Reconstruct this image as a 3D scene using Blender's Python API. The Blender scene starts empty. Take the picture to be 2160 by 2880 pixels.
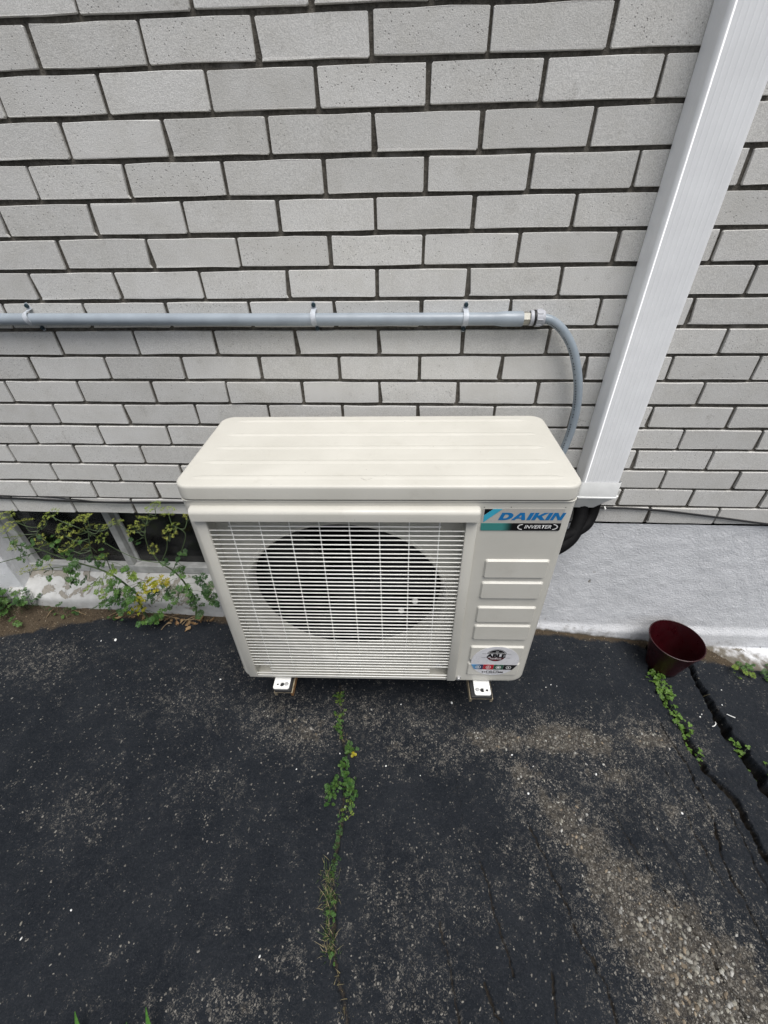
import bpy, bmesh, math, random
import numpy as np
from mathutils import Vector, Matrix, Euler
rnd = random.Random(7)
PI = math.pi
S = bpy.context.scene
COL = S.collection

# ------------------------------------------------------------------ camera, sky, sun, exposure
cam_data = bpy.data.cameras.new('camera')
cam = bpy.data.objects.new('camera', cam_data); COL.objects.link(cam)
cam.location = (0.0805, -1.1843, 1.4743)
cam.rotation_euler = (0.92825, 0.01687, 0.05098)
cam_data.sensor_fit = 'VERTICAL'; cam_data.sensor_height = 36.0; cam_data.sensor_width = 27.0
cam_data.lens = 0.41836 * 36.0
cam_data.clip_start = 0.02; cam_data.clip_end = 500
S.camera = cam

world = bpy.data.worlds.new('World'); S.world = world; world.use_nodes = True
wn = world.node_tree.nodes; wl = world.node_tree.links
wn.clear()
sky = wn.new('ShaderNodeTexSky'); sky.sky_type = 'NISHITA'; sky.sun_disc = False
SUN_EL, SUN_AZ = math.radians(69), math.radians(150)      # azimuth from +Y, clockwise: in front of the wall, to the right
sky.sun_elevation = SUN_EL; sky.sun_rotation = SUN_AZ
sky.air_density = 1.0; sky.dust_density = 4.0; sky.ozone_density = 1.0
hs = wn.new('ShaderNodeHueSaturation'); hs.inputs['Saturation'].default_value = 0.50
bg = wn.new('ShaderNodeBackground'); bg.inputs['Strength'].default_value = 0.058
wo = wn.new('ShaderNodeOutputWorld')
wl.new(sky.outputs[0], hs.inputs['Color']); wl.new(hs.outputs[0], bg.inputs[0]); wl.new(bg.outputs[0], wo.inputs[0])

sun_data = bpy.data.lights.new('sun', 'SUN'); sun_data.energy = 1.5; sun_data.angle = math.radians(40)
sun_data.color = (1.0, 0.985, 0.96)
sun = bpy.data.objects.new('sun', sun_data); COL.objects.link(sun)
sd = Vector((math.sin(SUN_AZ) * math.cos(SUN_EL), math.cos(SUN_AZ) * math.cos(SUN_EL), math.sin(SUN_EL)))
sun.rotation_euler = (-sd).to_track_quat('-Z', 'Y').to_euler(); sun.location = (2, -4, 6)

S.view_settings.view_transform = 'Standard'; S.view_settings.look = 'None'
S.view_settings.exposure = 1.0; S.view_settings.gamma = 1.0
S.view_settings.use_curve_mapping = False
S.render.engine = 'CYCLES'

# ------------------------------------------------------------------ object helpers
def link(o, parent=None):
    COL.objects.link(o)
    if parent is not None: o.parent = parent
    return o
def tag(o, label=None, cat=None, group=None, kind=None):
    if label: o['label'] = label
    if cat: o['category'] = cat
    if group: o['group'] = group
    if kind: o['kind'] = kind
    return o
def thing(name, label, cat, loc=(0, 0, 0), rz=0.0, group=None):
    o = bpy.data.objects.new(name, None); o.empty_display_size = 0.05
    o.location = loc; o.rotation_euler = (0, 0, rz)
    link(o); return tag(o, label, cat, group)
def mesh(name, verts, faces, mat=None, smooth=False):
    me = bpy.data.meshes.new(name)
    me.from_pydata([tuple(v) for v in verts], [], faces); me.update()
    if mat: me.materials.append(mat)
    if smooth: me.polygons.foreach_set('use_smooth', [True] * len(me.polygons))
    return me
def obj(name, me, parent=None, loc=None, rot=None, scale=None):
    o = bpy.data.objects.new(name, me)
    if loc is not None: o.location = loc
    if rot is not None: o.rotation_euler = rot
    if scale is not None: o.scale = scale
    return link(o, parent)

class MB:
    """collects simple shapes into one mesh"""
    def __init__(s): s.v = []; s.f = []
    def add(s, v, f):
        n = len(s.v); s.v += [tuple(a) for a in v]; s.f += [tuple(i + n for i in a) for a in f]; return s
    def box(s, x0, x1, y0, y1, z0, z1, b=0.0):
        bm = bmesh.new(); bmesh.ops.create_cube(bm, size=1)
        for v in bm.verts:
            v.co = Vector(((x0 + x1) / 2 + v.co.x * (x1 - x0), (y0 + y1) / 2 + v.co.y * (y1 - y0), (z0 + z1) / 2 + v.co.z * (z1 - z0)))
        if b > 0: bmesh.ops.bevel(bm, geom=bm.edges[:], offset=b, segments=2, affect='EDGES', profile=0.5)
        bm.verts.index_update()
        s.add([v.co[:] for v in bm.verts], [[v.index for v in f.verts] for f in bm.faces]); bm.free(); return s
    def tube(s, pts, rad, n=8, cap=True):
        pts = [Vector(p) for p in pts]; m = len(pts)
        if not hasattr(rad, '__len__'): rad = [rad] * m
        t0 = (pts[1] - pts[0]).normalized()
        up = Vector((0, 0, 1)) if abs(t0.z) < 0.9 else Vector((1, 0, 0))
        a = t0.cross(up).normalized(); V = []
        for i in range(m):
            t = (pts[min(i + 1, m - 1)] - pts[max(i - 1, 0)]).normalized()
            a = (a - t * a.dot(t)).normalized(); b = t.cross(a)
            for k in range(n):
                w = 2 * PI * k / n
                V.append(pts[i] + (a * math.cos(w) + b * math.sin(w)) * rad[i])
        F = [[i * n + k, i * n + (k + 1) % n, (i + 1) * n + (k + 1) % n, (i + 1) * n + k] for i in range(m - 1) for k in range(n)]
        if cap: F += [list(range(n))[::-1], [(m - 1) * n + k for k in range(n)]]
        s.add(V, F); return s
    def lathe(s, prof, n=32, axis='z', c=(0, 0, 0)):
        V = []
        for r, h in prof:
            for k in range(n):
                w = 2 * PI * k / n; x, y = r * math.cos(w), r * math.sin(w)
                if axis == 'z': V.append((c[0] + x, c[1] + y, c[2] + h))
                elif axis == 'y': V.append((c[0] + x, c[1] + h, c[2] + y))
                else: V.append((c[0] + h, c[1] + x, c[2] + y))
        F = [[i * n + k, i * n + (k + 1) % n, (i + 1) * n + (k + 1) % n, (i + 1) * n + k] for i in range(len(prof) - 1) for k in range(n)]
        s.add(V, F); return s
    def disc(s, r, n=24, axis='y', c=(0, 0, 0), rz=None):
        V = []
        for k in range(n):
            w = 2 * PI * k / n; x, y = r * math.cos(w), (rz or r) * math.sin(w)
            V.append((c[0] + x, c[1], c[2] + y) if axis == 'y' else (c[0] + x, c[1] + y, c[2]))
        s.add(V, [list(range(n))]); return s
    def prism(s, poly, y0, y1):
        n = len(poly)
        V = [(x, y0, z) for x, z in poly] + [(x, y1, z) for x, z in poly]
        F = [list(range(n)), [n + k for k in range(n)][::-1]] + [[k, n + k, n + (k + 1) % n, (k + 1) % n] for k in range(n)]
        s.add(V, F); return s
    def build(s, name, mat, parent=None, smooth=False, fix=True, **kw):
        me = mesh(name, s.v, s.f, mat, smooth)
        if fix:
            bm = bmesh.new(); bm.from_mesh(me); bmesh.ops.recalc_face_normals(bm, faces=bm.faces[:]); bm.to_mesh(me); bm.free()
        o = obj(name, me, parent, **kw)
        if smooth: autosmooth(o)
        return o
def autosmooth(o, ang=40):
    me = o.data
    bm = bmesh.new(); bm.from_mesh(me)
    for e in bm.edges:
        if len(e.link_faces) == 2 and e.calc_face_angle(0) > math.radians(ang): e.smooth = False
    bm.to_mesh(me); bm.free()
def spline(pts, n=8):
    """Catmull-Rom through the points"""
    P = [Vector(p) for p in pts]; out = []
    for i in range(len(P) - 1):
        p0, p1, p2, p3 = P[max(i - 1, 0)], P[i], P[i + 1], P[min(i + 2, len(P) - 1)]
        for k in range(n):
            t = k / n
            out.append(0.5 * ((2 * p1) + (p2 - p0) * t + (2 * p0 - 5 * p1 + 4 * p2 - p3) * t * t + (3 * p1 - p0 - 3 * p2 + p3) * t ** 3))
    out.append(P[-1]); return out

# ------------------------------------------------------------------ material helpers
class NT:
    def __init__(s, name):
        s.m = bpy.data.materials.new(name); s.m.use_nodes = True
        s.n = s.m.node_tree.nodes; s.l = s.m.node_tree.links
        s.b = s.n['Principled BSDF']
    def new(s, t, **kw):
        nd = s.n.new(t)
        for k, v in kw.items():
            if k in nd.inputs: nd.inputs[k].default_value = v
            else: setattr(nd, k, v)
        return nd
    def set(s, sock, val):
        if isinstance(val, bpy.types.NodeSocket): s.l.new(val, sock)
        else: sock.default_value = val
    def coord(s, kind='Object', rand=False):
        tc = s.new('ShaderNodeTexCoord'); o = tc.outputs[kind]
        if rand:
            oi = s.new('ShaderNodeObjectInfo')
            mm = s.new('ShaderNodeVectorMath', operation='MULTIPLY_ADD')
            cb = s.new('ShaderNodeCombineXYZ')
            for k in range(3): s.l.new(oi.outputs['Random'], cb.inputs[k])
            s.l.new(cb.outputs[0], mm.inputs[0]); mm.inputs[1].default_value = (37.1, 11.3, 53.7); s.l.new(o, mm.inputs[2])
            o = mm.outputs[0]
        return o
    def noise(s, co, scale, detail=3, rough=0.55, dist=0.0):
        nd = s.new('ShaderNodeTexNoise'); s.l.new(co, nd.inputs['Vector'])
        nd.inputs['Scale'].default_value = scale; nd.inputs['Detail'].default_value = detail
        nd.inputs['Roughness'].default_value = rough; nd.inputs['Distortion'].default_value = dist
        return nd.outputs['Fac'] if 'Fac' in nd.outputs else nd.outputs[0]
    def noisec(s, co, scale, detail=2):
        nd = s.new('ShaderNodeTexNoise'); s.l.new(co, nd.inputs['Vector'])
        nd.inputs['Scale'].default_value = scale; nd.inputs['Detail'].default_value = detail
        return nd.outputs['Color']
    def voro(s, co, scale, feature='F1', rnd_=1.0):
        nd = s.new('ShaderNodeTexVoronoi', feature=feature); s.l.new(co, nd.inputs['Vector'])
        nd.inputs['Scale'].default_value = scale; nd.inputs['Randomness'].default_value = rnd_
        return nd
    def ramp(s, fac, lo, hi, a=0.0, b=1.0):
        nd = s.new('ShaderNodeMapRange'); nd.interpolation_type = 'SMOOTHSTEP'
        s.set(nd.inputs[0], fac); s.set(nd.inputs[1], lo); s.set(nd.inputs[2], hi); s.set(nd.inputs[3], a); s.set(nd.inputs[4], b)
        return nd.outputs[0]
    def mix(s, fac, a, b, mode='MIX'):
        nd = s.new('ShaderNodeMix', data_type='RGBA', blend_type=mode)
        s.set(nd.inputs[0], fac)
        for i, v in ((6, a), (7, b)):
            s.set(nd.inputs[i], v if isinstance(v, bpy.types.NodeSocket) else (*v, 1.0) if len(v) == 3 else v)
        return nd.outputs[2]
    def math(s, op, a, b=0.0):
        nd = s.new('ShaderNodeMath', operation=op); s.set(nd.inputs[0], a); s.set(nd.inputs[1], b); return nd.outputs[0]
    def attr(s, name, out='Fac'):
        nd = s.new('ShaderNodeAttribute'); nd.attribute_name = name; return nd.outputs[out]
    def bump(s, h, strength=0.3, dist=0.002, prev=None):
        nd = s.new('ShaderNodeBump'); s.l.new(h, nd.inputs['Height'])
        nd.inputs['Strength'].default_value = strength; nd.inputs['Distance'].default_value = dist
        if prev is not None: s.l.new(prev, nd.inputs['Normal'])
        return nd.outputs[0]
    def out(s, col=None, rough=None, normal=None, spec=None, metal=None):
        if col is not None: s.set(s.b.inputs['Base Color'], col if isinstance(col, bpy.types.NodeSocket) else (*col, 1.0))
        if rough is not None: s.set(s.b.inputs['Roughness'], rough)
        if normal is not None: s.l.new(normal, s.b.inputs['Normal'])
        if spec is not None: s.b.inputs['Specular IOR Level'].default_value = spec
        if metal is not None: s.b.inputs['Metallic'].default_value = metal
        return s.m

def simple(name, col, rough=0.5, var=0.06, scale=30, bump=0.0, bscale=300, spec=0.5, metal=0.0, rand=False):
    t = NT(name); co = t.coord('Object', rand)
    n = t.noise(co, scale, 4)
    c = t.mix(t.ramp(n, 0.3, 0.7), [a * (1 - var) for a in col], [min(1, a * (1 + var)) for a in col])
    r = t.ramp(t.noise(co, scale * 2.3, 3), 0.3, 0.7, max(0, rough - 0.07), min(1, rough + 0.07))
    nm = t.bump(t.noise(co, bscale, 3), bump, 0.001) if bump else None
    return t.out(c, r, nm, spec, metal)

def mat_brick():
    t = NT('grey_brick'); co = t.coord('Object', True)
    oi = t.new('ShaderNodeObjectInfo')
    base = t.mix(t.ramp(oi.outputs['Random'], 0.0, 1.0), (0.610, 0.602, 0.578), (0.695, 0.687, 0.663))
    blot = t.noise(co, 14, 4, 0.6)
    c = t.mix(t.ramp(blot, 0.35, 0.72), base, t.mix(1.0, base, (0.93, 0.925, 0.91), 'MULTIPLY'))
    grain = t.noise(co, 520, 2, 0.7)
    c = t.mix(t.ramp(grain, 0.30, 0.72), t.mix(1.0, c, (0.80, 0.80, 0.80), 'MULTIPLY'), t.mix(1.0, c, (1.13, 1.13, 1.13), 'MULTIPLY'))
    v = t.voro(co, 150)
    pit = t.math('MULTIPLY', t.ramp(v.outputs['Distance'], 0.10, 0.26, 1.0, 0.0), t.ramp(v.outputs['Color'], 0.72, 0.76))
    c = t.mix(t.math('MULTIPLY', pit, 0.65), c, (0.16, 0.15, 0.14))
    v2 = t.voro(co, 60)
    wh = t.math('MULTIPLY', t.ramp(v2.outputs['Distance'], 0.05, 0.10, 1.0, 0.0), t.ramp(v2.outputs['Color'], 0.84, 0.86))
    c = t.mix(wh, c, (0.82, 0.82, 0.80))
    # rough pitted patches on some bricks
    pat = t.math('MULTIPLY', t.ramp(t.noise(co, 26, 3, 0.6), 0.60, 0.72), t.ramp(t.noise(co, 330, 3, 0.7), 0.42, 0.66))
    c = t.mix(t.math('MULTIPLY', pat, 0.42), c, (0.24, 0.225, 0.20))
    # weather streaks that run down some faces
    sm = t.new('ShaderNodeMapping'); sm.inputs['Scale'].default_value = (38, 38, 5); t.l.new(co, sm.inputs[0])
    st = t.math('MULTIPLY', t.ramp(t.noise(sm.outputs[0], 1.0, 3), 0.60, 0.82), t.ramp(blot, 0.5, 0.8))
    c = t.mix(t.math('MULTIPLY', st, 0.45), c, (0.27, 0.255, 0.23))
    h = t.math('SUBTRACT', t.math('ADD', grain, t.math('MULTIPLY', t.noise(co, 140, 3), 0.8)), t.math('MULTIPLY', pit, 1.2))
    return t.out(c, 0.9, t.bump(h, 0.45, 0.0014), 0.25)

def mat_mortar():
    t = NT('mortar'); co = t.coord('Object')
    n = t.noise(co, 90, 5, 0.7); n2 = t.noise(co, 9, 3)
    c = t.mix(t.ramp(n, 0.3, 0.75), (0.070, 0.063, 0.053), (0.165, 0.153, 0.132))
    c = t.mix(t.ramp(n2, 0.55, 0.8), c, (0.23, 0.22, 0.20))
    return t.out(c, 0.95, t.bump(t.noise(co, 180, 4, 0.7), 0.9, 0.004), 0.2)

def mat_parge():
    t = NT('painted_parging'); co = t.coord('Object')
    n = t.noise(co, 5, 4, 0.6)
    c = t.mix(t.ramp(n, 0.3, 0.75), (0.750, 0.760, 0.780), (0.650, 0.660, 0.678))
    c = t.mix(t.math('MULTIPLY', t.ramp(t.noise(co, 60, 4, 0.7), 0.58, 0.75), 0.35), c, (0.40, 0.41, 0.42))
    bare = t.attr('bare')
    bn = t.math('ADD', bare, t.math('MULTIPLY', t.math('SUBTRACT', t.noise(co, 70, 4, 0.7), 0.5), 1.3))
    c = t.mix(t.ramp(bn, 0.52, 0.58), c, t.mix(t.noise(co, 120, 3), (0.17, 0.155, 0.13), (0.33, 0.31, 0.27)))
    dirt = t.attr('dirt')
    c = t.mix(t.ramp(t.math('ADD', dirt, t.math('MULTIPLY', t.math('SUBTRACT', t.noise(co, 35, 4), 0.5), 0.8)), 0.4, 0.9), c, (0.13, 0.115, 0.09))
    h = t.math('ADD', t.noise(co, 150, 4, 0.6, 0.2), t.math('MULTIPLY', t.noise(co, 420, 2), 0.25))
    h = t.math('SUBTRACT', h, t.math('MULTIPLY', t.ramp(bn, 0.52, 0.58), 0.5))
    return t.out(c, 0.75, t.bump(h, 0.75, 0.004), 0.3)

def mat_peel():
    t = NT('peeling_paint'); co = t.coord('Object')
    n = t.noise(co, 17, 5, 0.62, 0.6)
    thr = t.attr('bare')
    k = t.math('ADD', n, t.math('MULTIPLY', thr, 0.5))
    m = t.ramp(k, 0.555, 0.575)
    c = t.mix(m, t.mix(t.noise(co, 40, 3), (0.34, 0.335, 0.32), (0.57, 0.575, 0.57)), t.mix(t.noise(co, 80, 4), (0.17, 0.155, 0.13), (0.34, 0.32, 0.28)))
    h = t.math('SUBTRACT', t.math('MULTIPLY', t.noise(co, 150, 3), 0.4), m)
    return t.out(c, 0.8, t.bump(h, 0.7, 0.003), 0.3)

def mat_asphalt():
    t = NT('worn_asphalt'); co = t.coord('Object')
    wear = t.attr('wear'); dirt = t.attr('dirt'); crk = t.attr('crack')
    wob = t.new('ShaderNodeVectorMath', operation='MULTIPLY_ADD'); t.l.new(t.noisec(co, 130, 2), wob.inputs[0]); wob.inputs[1].default_value = (0.010, 0.010, 0.010); t.l.new(co, wob.inputs[2])
    cw = wob.outputs[0]
    seal = t.mix(t.ramp(t.noise(co, 6, 4), 0.3, 0.7), (0.0045, 0.0070, 0.0108), (0.0098, 0.0126, 0.0168))
    seal = t.mix(t.ramp(t.noise(co, 260, 3, 0.7), 0.45, 0.8), seal, (0.024, 0.026, 0.031))
    n22 = t.noise(co, 24, 6, 0.7)
    wn_ = t.math('ADD', wear, t.math('MULTIPLY', t.math('SUBTRACT', n22, 0.53), 1.25))
    base = t.mix(t.ramp(t.noise(co, 75, 5, 0.7), 0.3, 0.7), (0.020, 0.018, 0.016), (0.068, 0.060, 0.049))
    wm = t.math('MULTIPLY', t.ramp(wn_, 0.40, 0.62), t.ramp(t.noise(co, 110, 4, 0.7), 0.28, 0.50))
    c = t.mix(wm, seal, base)
    # light flecks where the sealer has rubbed off the high points
    v1 = t.voro(cw, 150); d1 = v1.outputs['Distance']
    dens = t.ramp(wn_, -0.2, 0.8, 0.993, 0.35)
    sepc = t.new('ShaderNodeSeparateColor'); t.l.new(v1.outputs['Color'], sepc.inputs[0])
    f1 = t.math('MULTIPLY', t.ramp(d1, 0.26, 0.44, 1.0, 0.0), t.math('GREATER_THAN', sepc.outputs[0], dens))
    fc = t.mix(sepc.outputs[1], (0.055, 0.052, 0.048), (0.26, 0.245, 0.215))
    c = t.mix(t.math('MULTIPLY', f1, 0.85), c, fc)
    v2 = t.voro(cw, 340); sp2 = t.new('ShaderNodeSeparateColor'); t.l.new(v2.outputs['Color'], sp2.inputs[0])
    dens2 = t.ramp(wn_, -0.1, 0.6, 0.985, 0.50)
    f2 = t.math('MULTIPLY', t.ramp(v2.outputs['Distance'], 0.25, 0.5, 1.0, 0.0), t.math('GREATER_THAN', sp2.outputs[0], dens2))
    c = t.mix(t.math('MULTIPLY', f2, 0.7), c, t.mix(sp2.outputs[1], (0.05, 0.048, 0.045), (0.18, 0.17, 0.15)))
    # curled scuffs: thin wandering ridges of bare binder
    wrm = t.math('ABSOLUTE', t.math('SUBTRACT', t.noise(co, 120, 2, 0.5, 0.8), 0.5))
    wmask = t.math('MULTIPLY', t.ramp(t.noise(co, 55, 3, 0.6), 0.46, 0.58), t.ramp(wn_, -0.05, 0.4))
    f3 = t.math('MULTIPLY', t.ramp(wrm, 0.012, 0.045, 1.0, 0.0), wmask)
    c = t.mix(t.math('MULTIPLY', f3, 0.8), c, t.mix(t.noise(co, 40, 2), (0.10, 0.095, 0.085), (0.24, 0.22, 0.19)))
    dn = t.math('ADD', dirt, t.math('MULTIPLY', t.math('SUBTRACT', t.noise(co, 30, 5, 0.65), 0.5), 0.75))
    soil = t.mix(t.noise(co, 110, 4, 0.7), (0.026, 0.019, 0.012), (0.098, 0.075, 0.050))
    c = t.mix(t.ramp(dn, 0.30, 0.85), c, soil)
    c = t.mix(t.ramp(crk, 0.15, 0.7), c, t.mix(t.noise(co, 140, 3), (0.008, 0.007, 0.006), (0.032, 0.026, 0.02)))
    h = t.math('ADD', t.math('MULTIPLY', t.noise(co, 300, 4, 0.7), 0.9), t.math('ADD', t.math('MULTIPLY', f1, 0.25), t.math('MULTIPLY', t.noise(co, 70, 4), 0.5)))
    rg = t.math('ADD', t.ramp(t.noise(co, 90, 3), 0.3, 0.7, 0.66, 0.86), t.math('MULTIPLY', t.ramp(dn, 0.3, 0.8), 0.2))
    return t.out(c, rg, t.bump(h, 0.75, 0.0035), 0.22)

def mat_attr(name, rough=0.85, var=0.25, scale=200, spec=0.3, bump=0.0, sub=0.0):
    t = NT(name); co = t.coord('Object')
    n = t.noise(co, scale, 3)
    col = t.attr('tint', 'Color')
    c = t.mix(t.ramp(n, 0.3, 0.7), t.mix(1.0, col, (1 - var,) * 3, 'MULTIPLY'), t.mix(1.0, col, (1 + var,) * 3, 'MULTIPLY'))
    return t.out(c, rough, t.bump(n, bump, 0.001) if bump else None, spec)

def mat_leaf(name, col, col2, rough=0.5, trans=0.25):
    t = NT(name); co = t.coord('Object', True)
    oi = t.new('ShaderNodeObjectInfo')
    c = t.mix(oi.outputs['Random'], col, col2)
    c = t.mix(t.ramp(t.noise(co, 160, 3), 0.3, 0.7), t.mix(1.0, c, (0.75, 0.75, 0.75), 'MULTIPLY'), t.mix(1.0, c, (1.2, 1.2, 1.1), 'MULTIPLY'))
    t.out(c, rough, None, 0.35)
    tr = t.new('ShaderNodeBsdfTranslucent'); t.l.new(c, tr.inputs[0])
    mx = t.new('ShaderNodeMixShader'); mx.inputs[0].default_value = trans
    t.l.new(t.b.outputs[0], mx.inputs[1]); t.l.new(tr.outputs[0], mx.inputs[2])
    t.l.new(mx.outputs[0], t.n['Material Output'].inputs[0])
    return t.m

def mat_glass():
    t = NT('window_glass')
    tr = t.new('ShaderNodeBsdfTransparent'); tr.inputs[0].default_value = (0.80, 0.84, 0.84, 1)
    gl = t.new('ShaderNodeBsdfGlossy'); gl.inputs['Roughness'].default_value = 0.06
    co = t.coord('Object'); sm = t.math('MULTIPLY', t.ramp(t.noise(co, 9, 4), 0.35, 0.75), 0.10)
    fr = t.new('ShaderNodeFresnel'); fr.inputs[0].default_value = 1.5
    mx = t.new('ShaderNodeMixShader'); t.l.new(fr.outputs[0], mx.inputs[0]); t.l.new(tr.outputs[0], mx.inputs[1]); t.l.new(gl.outputs[0], mx.inputs[2])
    df = t.new('ShaderNodeBsdfDiffuse'); df.inputs[0].default_value = (0.35, 0.34, 0.32, 1)
    m2 = t.new('ShaderNodeMixShader'); t.l.new(sm, m2.inputs[0]); t.l.new(mx.outputs[0], m2.inputs[1]); t.l.new(df.outputs[0], m2.inputs[2])
    t.l.new(m2.outputs[0], t.n['Material Output'].inputs[0])
    return t.m

def mat_ivory():
    t = NT('ivory_paint'); co = t.coord('Object')
    c = t.mix(t.ramp(t.noise(co, 6, 4), 0.3, 0.7), (0.560, 0.545, 0.490), (0.605, 0.590, 0.535))
    c = t.mix(t.math('MULTIPLY', t.ramp(t.noise(co, 1500, 1), 0.35, 0.65), 0.35), c, t.mix(1.0, c, (0.90, 0.90, 0.89), 'MULTIPLY'))
    sp = t.voro(co, 45); s2 = t.new('ShaderNodeSeparateColor'); t.l.new(sp.outputs['Color'], s2.inputs[0])
    dot = t.math('MULTIPLY', t.ramp(sp.outputs['Distance'], 0.03, 0.07, 1.0, 0.0), t.math('GREATER_THAN', s2.outputs[0], 0.82))
    c = t.mix(t.math('MULTIPLY', dot, 0.6), c, (0.2, 0.19, 0.16))
    dst = t.ramp(t.noise(co, 18, 6, 0.7), 0.55, 0.8)
    c = t.mix(t.math('MULTIPLY', dst, 0.22), c, (0.30, 0.275, 0.225))
    r = t.ramp(t.noise(co, 25, 4), 0.3, 0.7, 0.30, 0.46)
    return t.out(c, r, t.bump(t.noise(co, 900, 2), 0.10, 0.0006), 0.45)

def mat_gradient(name, a, b, x0, x1):
    t = NT(name); co = t.coord('Object')
    sx = t.new('ShaderNodeSeparateXYZ'); t.l.new(co, sx.inputs[0])
    return t.out(t.mix(t.ramp(sx.outputs[0], x0, x1), a, b), 0.35)

M = {}
M['brick'] = mat_brick(); M['mortar'] = mat_mortar(); M['parge'] = mat_parge(); M['peel'] = mat_peel()
M['asphalt'] = mat_asphalt(); M['stone'] = mat_attr('aggregate_stone'); M['ivory'] = mat_ivory(); M['glass'] = mat_glass()
M['wire'] = simple('white_coated_wire', (0.86, 0.855, 0.81), 0.35)
M['shroud'] = simple('shaded_ivory_shroud', (0.44, 0.43, 0.385), 0.45)  # casing beige made darker: shade of the recess put into the colour
M['dark'] = simple('shade_black_cavity', (0.004, 0.004, 0.0045), 0.8, spec=0.1)  # near-black paints in the deep shade inside the fan chamber
M['fan'] = simple('dark_fan_plastic', (0.008, 0.008, 0.009), 0.5, spec=0.25)
M['steel'] = simple('zinc_steel', (0.50, 0.50, 0.50), 0.35, metal=0.4)
M['foot'] = simple('white_foot_paint', (0.80, 0.80, 0.78), 0.4, bump=0.1)
M['rubber'] = simple('black_rubber', (0.013, 0.013, 0.014), 0.6, bump=0.2)
M['bracket'] = simple('tan_bracket_paint', (0.30, 0.25, 0.17), 0.6, var=0.35, scale=60)
M['rust'] = simple('rusty_steel', (0.26, 0.13, 0.045), 0.8, var=0.45, scale=90, bump=0.4)
M['spout'] = simple('white_aluminium', (0.88, 0.89, 0.90), 0.5, var=0.035, scale=14, bump=0.12, bscale=500)
M['spoutcap'] = simple('white_collar', (0.80, 0.81, 0.80), 0.45, var=0.04)
M['pvc'] = simple('grey_pvc', (0.285, 0.325, 0.365), 0.38, var=0.07, scale=18, bump=0.05)
M['flex'] = simple('grey_flexible_conduit', (0.27, 0.315, 0.355), 0.36, var=0.05)
M['strap'] = simple('pale_grey_strap', (0.46, 0.49, 0.53), 0.45, var=0.12, scale=90)
M['screw'] = simple('teal_coated_screw', (0.012, 0.030, 0.040), 0.4)
M['fitting'] = simple('pale_grey_plastic', (0.42, 0.43, 0.46), 0.45)
M['brass'] = simple('dull_nickel', (0.36, 0.35, 0.31), 0.4, metal=0.5)
M['cable'] = simple('black_cable', (0.012, 0.012, 0.013), 0.4)
M['tie'] = simple('white_nylon', (0.8, 0.8, 0.78), 0.5)
M['insul'] = simple('black_foam', (0.0035, 0.0035, 0.004), 0.75, spec=0.15, bump=0.3, bscale=120)
M['frame'] = simple('chalky_window_paint', (0.40, 0.405, 0.395), 0.7, var=0.2, scale=25, bump=0.2, bscale=120)
M['room'] = simple('basement_room', (0.10, 0.098, 0.095), 0.9)
M['curtain'] = simple('brown_curtain', (0.16, 0.12, 0.085), 0.9, var=0.3, scale=12)
M['boxgrey'] = simple('grey_cardboard', (0.30, 0.31, 0.31), 0.8)
M['pot'] = simple('maroon_plastic', (0.025, 0.0016, 0.0032), 0.34, var=0.15, scale=20, bump=0.06)
M['blue'] = simple('logo_blue', (0.012, 0.165, 0.42), 0.35); M['cyan'] = simple('logo_cyan', (0.05, 0.40, 0.56), 0.35)
M['black'] = simple('print_black', (0.006, 0.006, 0.007), 0.35); M['white'] = simple('print_white', (0.78, 0.78, 0.77), 0.4)
M['teal'] = mat_gradient('teal_to_black', (0.05, 0.24, 0.22), (0.006, 0.006, 0.007), 0.045, 0.072)
M['sticker'] = simple('sticker_silver', (0.66, 0.66, 0.68), 0.3); M['redp'] = simple('print_red', (0.40, 0.012, 0.025), 0.35)
M['greenp'] = simple('print_green', (0.035, 0.10, 0.065), 0.35); M['bluep'] = mat_gradient('blue_fade', (0.10, 0.30, 0.55), (0.01, 0.02, 0.08), -0.065, -0.032)
M['maroonp'] = simple('print_maroon', (0.07, 0.006, 0.010), 0.35)
M['badge'] = simple('badge_plate', (0.47, 0.455, 0.42), 0.3, var=0.03)
M['clover'] = mat_leaf('clover_leaf', (0.075, 0.155, 0.022), (0.125, 0.225, 0.040))
M['parsley'] = mat_leaf('weed_leaf', (0.040, 0.110, 0.025), (0.085, 0.170, 0.035))
M['darkleaf'] = mat_leaf('dark_weed_leaf', (0.028, 0.075, 0.022), (0.060, 0.125, 0.035))
M['yleaf'] = mat_leaf('yellow_leaf', (0.32, 0.27, 0.02), (0.26, 0.30, 0.03))
M['limeleaf'] = mat_leaf('lime_leaf', (0.115, 0.20, 0.032), (0.19, 0.27, 0.045))
M['umbel'] = mat_leaf('umbel_flower', (0.20, 0.28, 0.055), (0.34, 0.36, 0.075))
M['stem'] = simple('green_stem', (0.060, 0.095, 0.035), 0.6, var=0.3, scale=40)
M['drystem'] = simple('dry_stem', (0.22, 0.16, 0.09), 0.85, var=0.35, scale=60)
M['dryleaf'] = mat_leaf('dry_leaf', (0.24, 0.145, 0.075), (0.36, 0.25, 0.14), 0.8, 0.15)
M['grass'] = mat_leaf('grass_blade', (0.055, 0.105, 0.028), (0.11, 0.16, 0.05))
M['drygrass'] = mat_leaf('dry_grass', (0.24, 0.20, 0.11), (0.33, 0.28, 0.17))
M['bigblade'] = mat_leaf('broad_blade', (0.060, 0.165, 0.030), (0.085, 0.21, 0.040))
M['chip'] = simple('white_chip', (0.72, 0.72, 0.70), 0.7, rand=True)

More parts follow.
